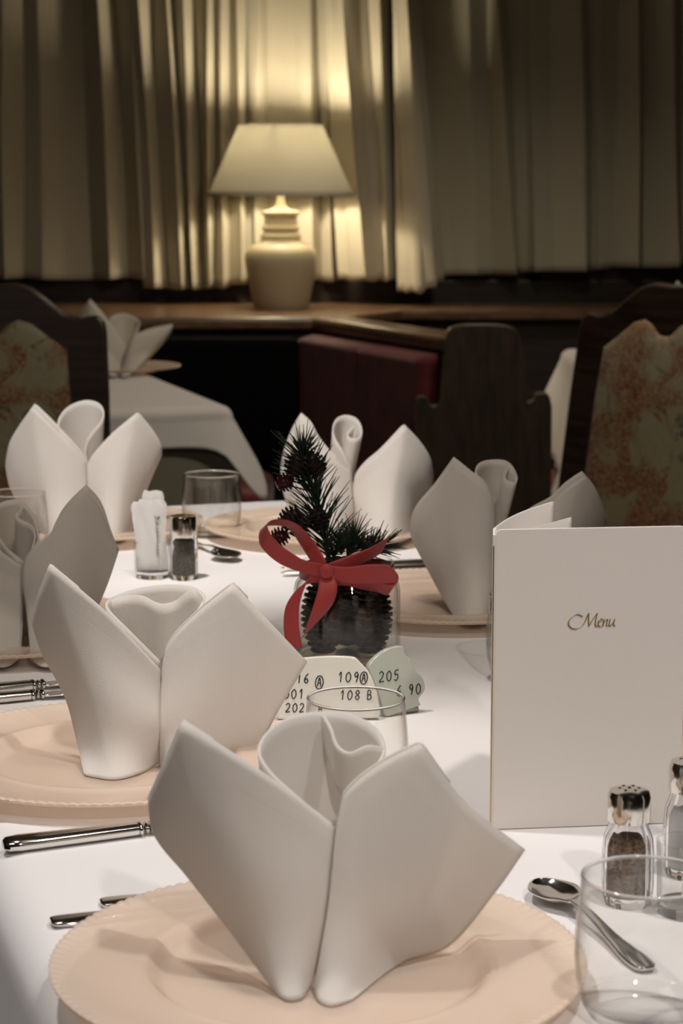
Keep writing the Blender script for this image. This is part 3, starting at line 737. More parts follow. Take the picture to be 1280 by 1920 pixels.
# ------------------------------------------------------------------ cutlery (local: handle end at origin, along +x)
def flat(g, st, thick, nw=8):
    """st: (x, half width, z, dish)"""
    P4 = [Vector((a[0], a[1], a[2], a[3])) for a in st]
    def fn(s, t):
        p = cat(P4, s); y = t * 2 - 1
        return Vector((p[0], y * max(p[1], .0003), p[2] + p[3] * y * y))
    return g.grid(fn, (len(st) - 1) * 8, nw)
def make_knife(name, label, loc, ang, group, length=.23):
    t = thing(name, label, 'knife', loc, ang, group)
    h = G()
    prof = []
    hl = length * .42
    xs = [0, .003, .012, .03, .06, hl - .012, hl]
    rw = [.004, .0095, .0108, .0102, .009, .0078, .0072]
    rh = [.003, .0045, .0052, .005, .0048, .0046, .0045]
    seg = 20; V = []; F = []
    for i, x in enumerate(xs):
        for k in range(seg):
            a = 2 * PI * k / seg; e = .75
            cx, sx = math.cos(a), math.sin(a)
            V.append((x, rw[i] * math.copysign(abs(cx) ** e, cx), .0054 + rh[i] * math.copysign(abs(sx) ** e, sx)))
    for i in range(len(xs) - 1):
        for k in range(seg): F.append((i * seg + k, i * seg + (k + 1) % seg, (i + 1) * seg + (k + 1) % seg, (i + 1) * seg + k))
    F.append(tuple(range(seg))); F.append(tuple((len(xs) - 1) * seg + k for k in range(seg)))
    h.add(V, F).build('handle', 'steel', t, smooth=50)
    f = G()
    for k, r in ((0, .0088), (.005, .0070), (.0095, .0082)):
        f.sphere((hl + .002 + k, 0, .0054), r, 16, 8, (.32, 1, .58))
    f.build('ferrule', 'steel', t)
    b = G(); ol = [(hl + .010, -.006), (hl + .02, -.0095), (length - .03, -.0098), (length - .008, -.006), (length, .002), (length - .004, .0065), (hl + .03, .0075), (hl + .010, .006)]
    b.prism(ol, .0042, .0058, 'xy').build('blade', 'steel', t, bevel=.0006)
    return t
def make_spoon(name, label, loc, ang, group, length=.18, sc=1.0):
    """bowl at the far end, hollow up"""
    t = thing(name, label, 'spoon', loc, ang, group)
    hl = length * .66
    st = [(0, .0035, .0035, -.0004), (.004, .0075, .0035, -.0006), (.02, .0085, .0042, -.0008), (.05, .0052, .0062, -.0006), (hl * .8, .0032, .011, -.0005), (hl, .0034, .0115, -.0003)]
    flat(G(), [(x, w * sc, z, d) for x, w, z, d in st], .002).build('handle', 'steel', t, smooth=70, solid=.0022)
    bw = [(hl - .002, .0036, .0113, .0), (hl + .006, .0085, .0088, .0022), (hl + .016, .0160, .0045, .0055), (hl + .03, .0195, .0026, .0072), (length - .018, .0178, .0030, .0066), (length - .007, .0115, .0050, .0040), (length - .0015, .005, .0078, .0012), (length, .0008, .0088, .0)]
    flat(G(), [(x, w * sc, z, d) for x, w, z, d in bw], .0016, 14).build('bowl', 'steel', t, smooth=80, solid=.0014)
    return t
def make_fork(name, label, loc, ang, group, length=.195):
    t = thing(name, label, 'fork', loc, ang, group)
    st = [(0, .004, .0032, -.0004), (.003, .0080, .0032, -.0008), (.02, .0092, .0036, -.0012), (.055, .0055, .0046, -.0008), (.10, .0032, .0060, -.0005), (length - .075, .0032, .0062, -.0003)]
    flat(G(), st, .002).build('handle', 'steel', t, smooth=70, solid=.0026)
    hd = [(length - .076, .0034, .0060, 0), (length - .066, .0095, .0045, .0006), (length - .05, .0118, .0034, .0008), (length - .042, .0118, .0034, .0006)]
    flat(G(), hd, .002).build('head', 'steel', t, smooth=70, solid=.0018)
    for k in range(4):
        y = -.0096 + k * .0064
        G().tube([(length - .043, y, .0036), (length - .02, y, .0036), (length, y, .0056)], [.0017, .0015, .0008], 8, .6).build('tine', 'steel', t)
    return t
AN = math.atan2(UN.y, UN.x)           # along the seats' facing
def head(p, q_): d = q_ - p; return math.atan2(d.y, d.x)
a, b = pz(6, 1585, .755), pz(272, 1553, .755)
hd = head(a, b)
kn = make_knife('table_knife', 'large steel table knife lying left of the nearest napkin', (a.x, a.y, .75), hd, 'steel table knives', .24)
e = pz(66, 1284, .755); d = Vector((math.cos(AN + .1), math.sin(AN + .1), 0))
dup(kn, (e.x - d.x * .105, e.y - d.y * .105, .75), AN + .1, 'farther of two knives lying left of the second napkin')
e = pz(72, 1300, .755)
dup(kn, (e.x - d.x * .110, e.y - d.y * .110, .75), AN + .06, 'nearer of two knives lying left of the second napkin')
for (u, v), lb in (((724, 1049), 'thin knife beside the plate behind the jar, farther of two'), ((728, 1058), 'thin knife beside the plate behind the jar, nearer of two')):
    e = pz(u + 152, v + 6, .754); dup(kn, (e.x, e.y, .75), AN + PI - .14, lb)
p = pz(95, 1727, .753)
fk = make_fork('table_fork', 'steel fork whose handle sticks out farthest left of the front plate', (p.x, p.y, .75), AN - .02, 'steel forks under the front plate')
p = pz(188, 1692, .753)
dup(fk, (p.x, p.y, .75), AN - .06, 'steel fork handle just behind the other fork at the front plate')
a, b = pz(1215, 1812, .755), pz(1035, 1676, .755)
make_spoon('dessert_spoon', 'shiny dessert spoon lying behind the front tumbler and plate', (a.x, a.y, .75), head(a, b), 'dessert spoons', .163, .9)
a, b = pz(352, 1012, .755), pz(420, 1042, .755)
make_spoon('dessert_spoon', 'small spoon lying beside the pepper shaker at the back', (a.x, a.y, .75), head(a, b), 'dessert spoons', .17)

# ------------------------------------------------------------------ tumblers
def make_tumbler(label, loc, group='clear glass tumblers'):
    t = thing('tumbler', label, 'glass', loc, 0, group)
    out = [(.033, .004), (.0365, .010), (.0400, .024), (.0412, .038), (.0408, .052), (.0395, .068), (.0378, .084)]
    inn = [(.0366, .0842), (.0384, .068), (.0397, .052), (.0400, .038), (.0386, .024), (.0350, .0105)]
    G().lathe(out + [(.0373, .0849)] + inn, 96).build('wall', 'glass', t, smooth=60)
    G().lathe([(.0373 + .0011 * math.cos(2 * PI * k / 10), .0852 + .0011 * math.sin(2 * PI * k / 10)) for k in range(11)], 96).build('rim', 'glassbase', t)
    G().lathe([(0, .0008), (.029, .0), (.0325, .003), (.0362, .0098), (.0350, .0102), (.031, .0075), (.0, .0065)], 96).build('base', 'glass', t, smooth=50)
    return t
tb = make_tumbler('large clear tumbler cut by the bottom right corner', pz(1208, 1909))
tb0 = pz(667, 1312, .834)
dup(tb, (tb0.x, tb0.y, .75), 0, 'clear tumbler between the nearest napkin and the number plaques')
tb1 = pz(396, 891, .834)
dup(tb, (tb1.x, tb1.y, .75), 0, 'clear tumbler behind the pepper shaker')
tb2 = pz(30, 926, .834)
dup(tb, (tb2.x, tb2.y, .75), 0, 'clear tumbler at the left edge before the bright napkin')
tb3 = pz(960, 1275); 
dup(tb, (tb3.x + .015, tb3.y, .75), 0, 'clear tumbler almost hidden behind the menu')

# ------------------------------------------------------------------ shakers and sachet holders
def oct_(n=8, amt=.03):
    return lambda a: 1 - amt * (0.5 + .5 * math.cos(a * n))
def make_shaker(name, label, loc, fill, h=.072, r=.0185, cat_='pepper shaker', level=.7, rotz=0, group=None):
    t = thing(name, label, cat_, loc, rotz, group)
    zb = h * .76
    G().lathe([(0, .001), (r * .86, 0), (r * .94, .003), (r, h * .18), (r, h * .42), (r * .93, h * .58), (r * .72, h * .70), (r * .68, zb), (r * .6, zb), (r * .64, h * .69), (r * .84, h * .57), (r * .88, h * .40), (r * .86, .007), (0, .006)], 96, sq=oct_(10, .06)).build('body', 'glassbase', t, smooth=25)
    G().lathe([(r * .69, zb - .003), (r * .80, zb - .003), (r * .82, zb), (r * .82, h * .93), (r * .74, h * .975), (r * .4, h * .997), (0, h)], 48).build('cap', 'chrome', t, smooth=45)
    ho = G()
    for k in range(7):
        a = k * PI / 3; rr = 0 if k == 6 else r * .36
        ho.lathe([(0, 0), (.0011, 0), (.0011, .0006), (0, .0006)], 10, (rr * math.cos(a), rr * math.sin(a), h * (.9985 if k == 6 else .993)))
    ho.build('holes', 'black', t)
    lv = h * level * .8
    G().lathe([(0, .0075), (r * .80, .0075), (r * .82, h * .2), (r * .80, min(lv, h * .5)), (r * .62, lv), (0, lv + .002)], 40, sq=oct_(5, .05)).build('contents', fill, t)
    return t
def make_straight_shaker(name, label, loc, fill, cat_, h=.078, r=.0165, rotz=0):
    t = thing(name, label, cat_, loc, rotz)
    zb = h * .72
    G().lathe([(0, .001), (r * .93, 0), (r, .002), (r * 1.0, zb - .005), (r * .9, zb - .001), (r * .86, zb), (r * .78, zb), (r * .84, zb - .008), (r * .84, .006), (0, .005)], 64, sq=oct_(4, .05)).build('body', 'glassbase', t, smooth=40)
    G().lathe([(r * .80, zb - .004), (r * .96, zb - .004), (r * .98, zb - .002), (r * .98, h - .003), (r * .92, h - .0005), (r * .5, h), (0, h)], 48).build('cap', 'chrome', t, smooth=45)
    G().lathe([(0, .0065), (r * .80, .0065), (r * .82, zb * .5), (r * .70, zb * .72), (r * .80, zb * .80), (r * .6, zb * .88), (0, zb * .90)], 40, sq=oct_(3, .06)).build('contents', fill, t, smooth=60)
    return t
def make_holder(label, loc, h, r, rotz=0):
    t = thing('sachet_holder', label, 'glass holder', loc, rotz)
    G().lathe([(0, .001), (r * .9, 0), (r * .96, .003), (r, .012), (r, h * .5), (r * 1.05, h), (r * .97, h), (r * .91, h * .5), (r * .9, .011), (0, .009)], 96, sq=oct_(8, .05)).build('glass_body', 'glass', t, smooth=25)
    G().lathe([(0, .0005), (r * .86, .0005), (r * .88, .0085), (0, .0086)], 64).build('glass_foot', 'glassbase', t, smooth=40)
    return t
def squiggle(g, pts, wd, y):
    g.tube([(a, y, b) for a, b in pts], wd, 6, 1)
def sachet(label, loc, rot, wd, h, mark=True, group=None):
    """paper packet standing on end; slightly pinched and creased"""
    t = thing('paper_sachet', label, 'sachet', loc, 0, group); t.rotation_euler = rot
    def fr(s, q_, sg):
        x = (s * 2 - 1); w_ = wd * (.86 + .14 * abs(q_ * 2 - 1) ** 1.2) * (1 - .22 * smoothstep((q_ - .93) / .07))
        puff = .0022 * (1 - x * x) * math.sin(PI * min(1, max(0, q_))) ** .6
        ed = .0003 * math.sin(q_ * 40) * abs(x) ** 3
        return Vector((x * w_ / 2 + ed, sg * (.0004 + puff) + .0006 * math.sin(x * 7 + q_ * 9), q_ * h + .0006 * math.sin(x * 5) * (q_ > .95)))
    g = G().grid(lambda s, q_: fr(s, q_, -1), 14, 24).grid(lambda s, q_: fr(1 - s, q_, 1), 14, 24)
    g.build('paper', 'paper', t, smooth=80)
    if mark:
        k = G(); rnd = random.Random(5)
        # vertical script: loops running up the packet, and a small bird-like mark near the top
        pts = []
        for i in range(70):
            q_ = i / 69
            amp = .0011 * (1 + .8 * math.sin(q_ * 9))
            pts.append((wd * .17 + amp * math.sin(q_ * 62), h * (.18 + .5 * q_) + .0009 * math.cos(q_ * 62)))
        squiggle(k, pts, .00034, -.0036)
        squiggle(k, [(wd * .17 + .0020, h * .76), (wd * .17, h * .72), (wd * .17 - .0016, h * .75), (wd * .17 - .0034, h * .765)], .0007, -.0030)
        squiggle(k, [(wd * .17, h * .72), (wd * .17 + .0008, h * .75), (wd * .17 + .003, h * .765)], .0006, -.0030)
        k.build('print', 'greyink', t)
    return t
hp = pz(286, 1082)
make_holder('low glass holder filled with paper sachets left of the pepper shaker', hp, .046, .0225, .2)
sachet('printed white paper sachet facing front in the back glass holder', (hp.x + .001, hp.y - .007, .7605), (.04, 0, .05), .0385, .088, True, 'paper sachets')
sachet('plain paper sachet leaning left in the back glass holder', (hp.x - .003, hp.y + .001, .7605), (0, -.07, -.1), .036, .084, False, 'paper sachets')
sachet('tallest paper sachet, at the rear of the back glass holder', (hp.x + .001, hp.y + .008, .7605), (-.03, .0, .0), .028, .096, False, 'paper sachets')
pp = pz(345, 1085)
make_straight_shaker('pepper_shaker', 'glass pepper shaker with shiny cap beside the paper sachets', pp, 'pepper', 'pepper shaker', .079, .0172, PI / 4)
spx = pz(1175, 1692)
make_shaker('pepper_shaker', 'fluted glass shaker with brown pepper before the menu', spx, 'pepperb', .080, .0178, 'pepper shaker', .72)
h2 = pz(1284, 1712)
make_holder('glass holder with one sachet at the lower right edge', h2, .050, .0195)
sachet('paper sachet leaning in the glass holder at the right edge', (h2.x + .004, h2.y - .002, .7605), (.02, .12, .1), .016, .080, False)
sl = pz(1287, 1648)
make_shaker('salt_shaker', 'glass salt shaker half hidden at the right edge by the menu', (sl.x + .002, sl.y + .01, .75), 'salt', .084, .0178, 'salt shaker', .7)

# ------------------------------------------------------------------ menu standing open like a book
sb = pz(920, 1556); rb = pz(1274, 1543)
MH = py(920, 990, sb.y).z - .75 - .001
mn = thing('menu_card', 'tall cream menu folder standing open on the table', 'menu', (sb.x, sb.y, .75), head(sb, rb))
MW = (rb - sb).length
def cover(wd, h, r=.006, s0=.001):
    return rounded([(s0, .0005, 0.0), (wd, .0005, .003), (wd, h, r), (s0, h, r * .8)], 5)
G().prism(cover(MW, MH), -.001, .0008).build('front_cover', 'menu', mn, bevel=.0004)
bk = py(1030, 940, sb.y + .125)
hb = math.atan2(bk.y - sb.y, bk.x - sb.x) - mn.rotation_euler[2]
# back cover, slightly bowed
def bowed(wd, h, bow, z0=.0):
    def fn(s, t):
        return Vector((s * wd, bow * math.sin(PI * s), z0 + t * (h - z0)))
    return fn
G().grid(bowed(MW, MH, .006), 24, 8).build('back_cover', 'menu', mn, smooth=80, solid=.0016, rot=(0, 0, hb), loc=(0, .001, .0004))
G().grid(bowed(MW * .93, MH - .010, .003, .001), 24, 8).build('inner_page', 'menu', mn, smooth=80, solid=.0004, rot=(0, 0, hb - .13), loc=(.0015, .002, .0004))
G().grid(bowed(MW * .96, MH - .008, .004, .001), 24, 8).build('inner_page', 'paper', mn, smooth=80, solid=.0004, rot=(0, 0, .10), loc=(.002, .002, .0004))
G().tube([(0.0, -.0004, .001), (.0, -.0004, MH - .004)], .0013, 10).build('spine', 'menu', mn)
G().tube([(-.0006, -.0018, .004), (-.0006, -.0018, MH - .012)], .00045, 6).build('gold_cord', 'gold', mn)
# calligraphic word, written with a broad nib
def nib(g, pts, ang, wd, y):
    P_ = [Vector((a, 0, b)) for a, b in pts]
    n = max(8, len(pts) * 8); dx, dz = math.cos(ang) * wd / 2, math.sin(ang) * wd / 2
    V = []; F = []
    for i in range(n + 1):
        p = cat(P_, i / n)
        V += [(p.x - dx, y, p.z - dz), (p.x + dx, y, p.z + dz), (p.x + dx + .02 * wd, y + .0003, p.z + dz), (p.x - dx, y + .0003, p.z - dz)]
    for i in range(n):
        for k in range(4): F.append((i * 4 + k, i * 4 + (k + 1) % 4, (i + 1) * 4 + (k + 1) % 4, (i + 1) * 4 + k))
    F += [(0, 1, 2, 3), (n * 4 + 3, n * 4 + 2, n * 4 + 1, n * 4)]
    g.add(V, F)
def menu_word():
    g = G()
    s = MW / 352.0                                # metres per photo pixel on the cover
    def pt(u, v): return ((u - 928) * s, MH - (v - 992) * s * .985)
    st = [
        [(1090, 1156), (1080, 1152), (1069, 1158), (1064, 1168), (1070, 1177), (1082, 1178), (1092, 1170), (1099, 1154), (1101, 1150)],     # sweep and first stem of M
        [(1101, 1150), (1101, 1162), (1102, 1174)], [(1102, 1174), (1110, 1160), (1117, 1150)], [(1117, 1150), (1114, 1164), (1114, 1174), (1118, 1175)],
        [(1119, 1168), (1125, 1165), (1125, 1161), (1120, 1164), (1119, 1172), (1123, 1176), (1128, 1172)],
        [(1129, 1162), (1128, 1175)], [(1128, 1171), (1133, 1163), (1136, 1163), (1134, 1174), (1138, 1174)],
        [(1141, 1162), (1139, 1173), (1142, 1175), (1147, 1167)], [(1149, 1162), (1147, 1173), (1150, 1175)]]
    for k in st: nib(g, [pt(*p) for p in k], math.radians(35), .0013, -.0014)
    return g
menu_word().build('lettering', 'gold', mn, smooth=0, weld=False)

# ------------------------------------------------------------------ number plaques with handwriting
DIG = {
 '0': [[(.5, 1), (.15, .75), (.12, .3), (.4, 0), (.75, .2), (.8, .7), (.5, 1)]],
 '1': [[(.2, .7), (.5, 1), (.5, 0)]],
 '2': [[(.1, .8), (.4, 1), (.75, .8), (.6, .45), (.1, .02), (.85, .05)]],
 '5': [[(.8, 1), (.3, .95), (.22, .55), (.6, .6), (.75, .3), (.45, .0), (.12, .1)]],
 '6': [[(.7, 1), (.3, .65), (.15, .25), (.45, 0), (.75, .22), (.5, .48), (.2, .3)]],
 '8': [[(.5, .52), (.2, .75), (.5, 1), (.78, .75), (.5, .52), (.15, .25), (.5, 0), (.82, .25), (.5, .52)]],
 '9': [[(.75, .75), (.45, .5), (.2, .75), (.5, 1), (.75, .75), (.65, .3), (.5, 0)]],
 'A': [[(.1, 0), (.45, 1), (.8, 0)], [(.25, .38), (.68, .38)]],
 'B': [[(.2, 0), (.2, 1), (.65, .9), (.6, .58), (.2, .52), (.7, .45), (.75, .1), (.2, 0)]],
 'K': [[(.2, 1), (.2, 0)], [(.75, .9), (.25, .45), (.8, .02)]],
 'D': [[(.2, 0), (.25, 1), (.8, .75), (.75, .2), (.2, 0)]],
 'o': [[(.45 + .75 * math.cos(2 * PI * k / 16), .45 + .8 * math.sin(2 * PI * k / 16)) for k in range(17)]],
}
def handwrite(g, text, x, z, h, y, slant=.12, sp=.78, rad=.00056):
    i = 0; cx = x
    while i < len(text):
        ch = text[i]
        if ch == ' ': cx += h * .5; i += 1; continue
        ring = ch == '('
        if ring: i += 1; ch = text[i]
        for st in DIG[ch]:
            P_ = [Vector((cx + (a + slant * b) * h * .62, y, z + b * h)) for a, b in st]
            m = max(6, len(P_) * 4)
            g.tube([cat(P_, k / m) for k in range(m + 1)], rad, 6)
        if ring:
            P_ = [Vector((cx + (a + slant * b) * h * .62, y, z + b * h)) for a, b in DIG['o'][0]]
            g.tube([cat(P_, k / 40) for k in range(41)], rad, 6)
            i += 1; cx += h * .35
        cx += h * sp; i += 1
def curl_plaque(name, label, base, rotz, tilt, outline, th, mat, lines):
    t = thing(name, label, 'sign', base, rotz)
    t.rotation_euler = (tilt, 0, rotz)
    G().prism(outline, -th / 2, th / 2).build('plaque', mat, t, bevel=th * .35, bseg=3)
    g = G()
    for tx, x, z, h in lines: handwrite(g, tx, x, z, h, -th / 2 - .0001)
    g.build('handwriting', 'ink', t, weld=False)
    z0 = min(p[1] for p in outline)
    G().box((sum(p[0] for p in outline) / len(outline), .010, z0 + .003), (.04, .016, .006)).build('foot', mat, t, bevel=.002)
    return t
c0 = pz(612, 1350)
S = FPX / 1.93
def ox(u): return (u - 612) / S
def oz(v): return (1350 - v) / S / .97 * .93
out1 = rounded([(ox(520), oz(1352), .004), (ox(712), oz(1350), .006), (ox(706), oz(1300), .008), (ox(692), oz(1262), .006), (ox(672), oz(1240), .01), (ox(664), oz(1231), .006), (ox(610), oz(1229), .02), (ox(545), oz(1236), .01), (ox(517), oz(1280), .01)], 5)
curl_plaque('number_plaque', 'white glazed plaque with several handwritten numbers before the jar', (c0.x, c0.y, .752), 0, -.10, out1, .005, 'porcelain',
    [('16', ox(556), oz(1282), .0085), ('109', ox(632), oz(1280), .009), ('(A', ox(676), oz(1279), .007), ('001', ox(533), oz(1312), .0085), ('(A', ox(594), oz(1288), .0075), ('108 B', ox(636), oz(1314), .0085), ('202', ox(536), oz(1338), .008), ('B', ox(596), oz(1340), .007)])
c1 = pz(752, 1338)
S = FPX / 1.96
def ox(u): return (u - 745) / S / .86
def oz(v): return (1340 - v) / S / .97 * .94
out2 = rounded([(ox(722), oz(1346), .004), (ox(786), oz(1330), .004), (ox(779), oz(1318), .004), (ox(795), oz(1302), .008), (ox(791), oz(1278), .006), (ox(776), oz(1262), .004), (ox(772), oz(1240), .006), (ox(761), oz(1232), .004), (ox(760), oz(1213), .005), (ox(728), oz(1215), .02), (ox(694), oz(1244), .008), (ox(702), oz(1268), .008), (ox(712), oz(1300), .006)], 5)
curl_plaque('number_plaque', 'scalloped greenish plaque with 205 written, right of the white one', (c1.x - .004, c1.y - .006, .7525), .42, -.12, out2, .007, 'porcelaing',
    [('205', ox(713), oz(1278), .0095), ('6 90', ox(742), oz(1308), .0095)])

# ------------------------------------------------------------------ jar with pine, cones and red bow
jp = pz(650, 1232); J = Vector((jp.x, jp.y, .75))
jar = thing('glass_jar', 'glass jar filled with dark cones and tied with red ribbon', 'jar', J)
JR, JH = .0545, .100
G().lathe([(0, .0015), (JR * .92, 0), (JR * .98, .003), (JR, .012), (JR, JH * .70), (JR * .97, JH * .78), (JR * .88, JH * .86), (JR * .86, JH * .97), (JR * .88, JH), (JR * .84, JH), (JR * .82, JH * .96), (JR * .84, JH * .85), (JR * .93, JH * .77), (JR * .965, JH * .69), (JR * .96, .012), (JR * .9, .005), (0, .005)], 96).build('glass_body', 'glass', jar, smooth=50)
def make_cone(label, loc, rot, h, r, group, mat='cone', rows=9, per=10, name='pine_cone'):
    t = thing(name, label, 'pine cone', loc, 0, group); t.rotation_euler = rot
    g = G(); g.sphere((0, 0, h * .5), r * .62, 14, 10, (1, 1, h / (r * 1.25)))
    g.build('core', mat, t)
    g = G()
    for i in range(rows):
        q_ = (i + .5) / rows; rr = r * (math.sin(PI * (.12 + .80 * q_)) ** .7); z = h * q_
        for k in range(per):
            a = 2 * PI * (k + .5 * (i % 2)) / per
            ca, sa = math.cos(a), math.sin(a); wd = rr * 2 * PI / per * .52; th = h / rows * .38
            pts = [(rr * .35, 0, -th), (rr * .85, wd, -th * .2), (rr * 1.06, 0, th * .6), (rr * .85, -wd, -th * .2), (rr * .45, 0, th * .8), (rr * .98, 0, th * 1.3)]
            V = [(x * ca - y * sa, x * sa + y * ca, z + zz) for x, y, zz in pts]
            g.add(V, [(0, 1, 2, 3), (4, 5, 2, 1), (4, 3, 2, 5), (0, 4, 1), (0, 3, 4)])
    g.build('scales', mat, t, smooth=0, weld=False)
    return t
make_cone('large dark pine cone filling the jar on the left side', J + Vector((-.0240, -.012, .006)), (0, 0, 0), .082, .0225, 'cones inside the jar', rows=13, per=14)
make_cone('large dark pine cone filling the jar on the right side', J + Vector((.0240, -.012, .006)), (0, 0, .2), .080, .0225, 'cones inside the jar', rows=13, per=14)
make_cone('dark pine cone at the back inside the jar', J + Vector((.0, .026, .006)), (0, 0, .4), .084, .0205, 'cones inside the jar', rows=13, per=14)
# sprig
def needles(g, base, axis, length, n, nl, spread, rad=.0007, side=1, tip=True, rnd=random.Random(3), bend=Vector((0, 0, 0))):
    axis = axis.normalized(); o1 = axis.orthogonal().normalized(); o2 = axis.cross(o1)
    for k in range(n):
        q_ = k / n; p = base + axis * length * q_ + bend * q_ * q_
        a = rnd.random() * 2 * PI
        sp_ = spread * (1 - .55 * q_ ** 2) * (.75 + .5 * rnd.random())
        d = (axis * math.cos(sp_) + (o1 * math.cos(a) + o2 * math.sin(a)) * math.sin(sp_)).normalized()
        ln = nl * (.75 + .5 * rnd.random())
        e = p + d * ln; m = p + d * ln * .5 + axis * .0015
        g.tube([p, m, e], [rad, rad, rad * .35], 4, 1, False)
sprig = thing('pine_sprig', 'dark green pine sprig standing in the ribbon tied jar', 'pine sprig', J + Vector((0, 0, .092)))
def rel(u, v, Y): return py(u, v, Y) - (J + Vector((0, 0, .092)))
jy = J.y
s0 = rel(615, 1040, jy + .0); s1 = rel(592, 925, jy - .002); s2 = rel(568, 862, jy - .006)
ng = G(); rg = random.Random(3)
needles(ng, s0, s1 - s0, (s1 - s0).length, 130, .043, .85, rnd=rg)
needles(ng, s1, s2 - s1, (s2 - s1).length, 100, .040, .85, rnd=rg)
needles(ng, s2, Vector((-.1, -.1, 1)), .006, 40, .026, .8, rnd=rg)
for (u, v, du, dv_, dy) in ((655, 1040, .25, 1, .0), (640, 1040, -.1, .9, -.5), (675, 1042, .8, .7, -.2), (625, 1050, .1, .7, -.8), (690, 1035, .9, .4, .2), (650, 1045, .5, .8, .6)):
    b0 = rel(u, v, jy - .01)
    needles(ng, b0, Vector((du, dy, dv_)), .016, 44, .026, .75, rnd=rg)
ng.build('needles', 'needle', sprig, smooth=0, weld=False)
G().tube([rel(618, 1085, jy), s0, s1, s2], [.0028, .0026, .0022, .0012], 8).build('stem', 'bark', sprig)
for i, (u, v, r_, tl) in enumerate(((556, 868, .0135, .5), (588, 866, .0135, -.6), (535, 893, .0105, 1.1), (545, 962, .013, .9), (597, 972, .0125, -.3), (524, 994, .011, 1.2), (560, 985, .012, .3), (690, 1015, .011, -.9))):
    p = py(u, v, jy - .018 + .006 * (i % 3))
    make_cone(('tiny cone at the top left of the sprig', 'tiny cone at the top right of the sprig', 'small reddish cone sticking out left of the sprig', 'small dark cone low on the left of the sprig',
               'small dark cone low on the sprig stem', 'dark red bud behind the upper ribbon loop', 'dark cone between sprig stem and ribbon loop', 'dark cone at the right over the jar rim')[i],
              p - Vector((math.sin(tl) * r_, 0, r_)), (0, tl, 0), r_ * 1.9, r_ * .95, 'small cones on the sprig', 'berry' if i in (2, 5) else 'cone', 6, 8, 'small_cone')
# ribbon: strips swept through control points with their own width direction
rib = thing('red_ribbon', 'red ribbon tied in a bow round the glass jar', 'ribbon', J)
def strip(name, pts, wdir, wd, n=40, parent=rib):
    P_ = [py(u, v, jy + dy) - J for u, v, dy in pts]
    W_ = [Vector(x) for x in wdir]
    def fn(s, t):
        p = cat(P_, s)
        x = s * (len(W_) - 1); i = min(int(x), len(W_) - 2); wv = W_[i].lerp(W_[i + 1], x - i).normalized()
        ww = wd(s) if callable(wd) else wd
        return p + wv * (t - .5) * ww
    return G().grid(fn, n, 6).build(name, 'ribbon', parent, smooth=80, solid=.0006, weld=False)
RB = -.058
G().lathe([(JR * .885, JH * .84), (JR * .892, JH * .85), (JR * .892, JH * .95), (JR * .885, JH * .96)], 96).build('band', 'ribbon', rib, solid=.0005)
W = .0175
# upper left loop
strip('loop', [(606, 1070, RB), (570, 1062, RB - .004), (528, 1042, RB - .006), (500, 1015, RB - .006), (494, 990, RB - .004), (510, 980, RB + .004), (545, 985, RB + .012), (575, 1018, RB + .012), (606, 1066, RB + .004)],
      [(0, 0, 1), (-.2, -.2, 1), (.5, -.2, .9), (.8, -.3, .4), (.3, -.9, .4), (-.1, -.8, .5), (.5, -.6, .5), (.8, -.3, .5), (.5, 0, .9)], lambda s: W * (.75 + .25 * math.sin(PI * s)), 60)
# right front loop
strip('loop', [(616, 1072, RB), (650, 1078, RB - .004), (690, 1076, RB - .007), (722, 1078, RB - .006), (738, 1092, RB - .003), (732, 1106, RB + .004), (700, 1098, RB + .008), (650, 1084, RB + .006), (616, 1074, RB + .003)],
      [(0, 0, 1), (0, -.1, 1), (.1, -.2, 1), (.2, -.4, 1), (.4, -.6, .7), (.2, -.8, .5), (0, -.6, .8), (0, -.3, 1), (0, 0, 1)], lambda s: W * (.7 + .6 * math.sin(PI * s)), 60)
# upper right tail loop
strip('tail', [(616, 1066, RB + .002), (650, 1055, RB + .004), (690, 1040, RB + .010), (722, 1022, RB + .018)], [(0, 0, 1), (.1, -.1, 1), (.3, -.2, .9), (.4, -.3, .9)], lambda s: W * (.6 + .5 * s))
# hanging tails
strip('tail', [(604, 1076, RB + .002), (572, 1092, RB - .001), (550, 1130, RB - .003), (546, 1172, RB - .004), (552, 1216, RB - .003)], [(.2, 0, 1), (.7, -.2, .6), (.95, -.2, .25), (1, -.2, 0), (1, -.1, .1)], lambda s: W * (.75 + .2 * s))
strip('tail', [(612, 1080, RB), (614, 1102, RB - .008), (606, 1134, RB - .010), (588, 1168, RB - .006), (566, 1196, RB - .001)], [(1, 0, 0), (.95, .1, .2), (.9, .2, .35), (.8, .2, .55), (.7, .1, .7)], lambda s: W * (.55 + .75 * math.sin(PI * min(1, s * .9 + .1))) * (1 - .75 * smoothstep((s - .7) / .3)))
kp = py(612, 1071, jy + RB - .004) - J
G().sphere(tuple(kp), .0066, 20, 12, (1.0, .5, 1.15)).build('knot', 'ribbon', rib)

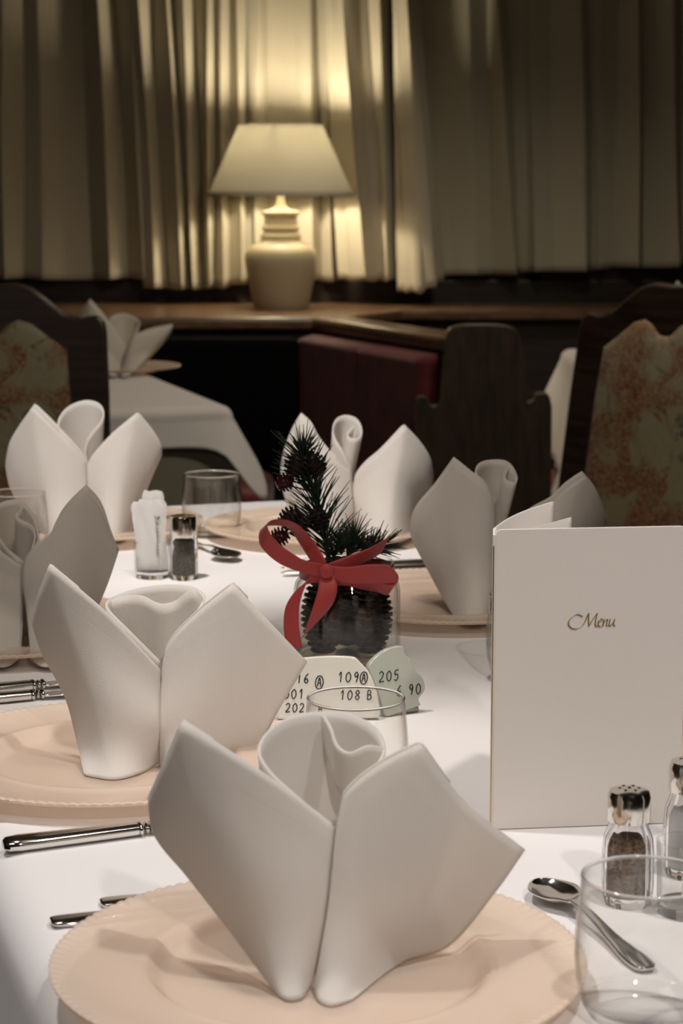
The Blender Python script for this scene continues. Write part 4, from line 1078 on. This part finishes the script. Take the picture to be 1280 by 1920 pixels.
# ------------------------------------------------------------------ upholstered chairs
def make_chair(label, loc, rotz, group):
    """faces -y in its own frame; back plane at y=0"""
    t = thing('dining_chair', label, 'chair', loc, rotz, group)
    half = [(.242, .46), (.240, .80), (.236, .935), (.232, .958), (.215, .968), (.185, .962), (.150, .972), (.115, 1.002), (.085, 1.024), (.05, 1.034), (.0, 1.030)]
    out = [(x, z) for x, z in half] + [(-x, z) for x, z in half[-2::-1]]
    ins = [(.165, .50), (.162, .80), (.155, .900), (.120, .925), (.085, .952), (.058, .960), (.036, .950), (.015, .930), (0, .928)]
    inn = ins + [(-x, z) for x, z in ins[-2::-1]]
    rake = .16
    def rk(V): return [Vector((v[0], v[1] + (v[2] - .46) * rake, v[2])) for v in V]
    # frame: crest and stiles as one board with an opening closed by the padding
    g = G().prism(out, -.02, .018); g.V = rk(g.V)
    g.build('back_frame', 'wood', t, bevel=.008, bseg=3)
    cx, cz = 0, .72
    def pad(sg):
        def fn(s, q_):
            k = s * len(inn); i = int(k) % len(inn); f = k - int(k)
            a, b = inn[i], inn[(i + 1) % len(inn)]
            x = a[0] + (b[0] - a[0]) * f; z = a[1] + (b[1] - a[1]) * f
            r = math.sin(q_ * PI / 2)
            return Vector((cx + (x - cx) * r, (-.021 if sg < 0 else .019) + sg * .020 * math.cos(q_ * PI / 2) ** .7, cz + (z - cz) * r))
        return fn
    for sg, nm in ((-1, 'back_padding'), (1, 'rear_padding')):
        g = G().grid(pad(sg), len(inn) * 4, 12, True); g.V = rk(g.V)
        g.build(nm, 'floral', t, smooth=80)
    seat = rounded([(-.24, -.47, .05), (.24, -.47, .05), (.21, -.03, .02), (-.21, -.03, .02)], 5)
    G().prism(seat, .41, .455, 'xy').build('seat_rail', 'wood', t, bevel=.006)
    G().prism([(x * .95, -.25 + (y + .25) * .93) for x, y in seat], .456, .50, 'xy').build('seat', 'floral', t, bevel=.02, bseg=4)
    for sx in (-1, 1):
        G().tube([(sx * .205, -.43, 0), (sx * .205, -.43, .25), (sx * .205, -.43, .41)], [.016, .02, .026], 12).build('leg', 'wood', t)
        G().tube([(sx * .215, .05, 0), (sx * .217, .02, .25), (sx * .218, .0, .458)], [.017, .02, .024], 12).build('leg', 'wood', t)
    return t
lc = py(-2, 600, 4.35)
ch = make_chair('dark wooden chair with floral back at the left edge', (lc.x, 4.20, 0), math.atan2(.08, 1), 'floral upholstered chairs')
rc_ = py(1243, 600, 4.3)
dup(ch, (rc_.x - .045, 4.20, 0), -math.radians(48), 'dark wooden chair with floral back turned sideways at the right')
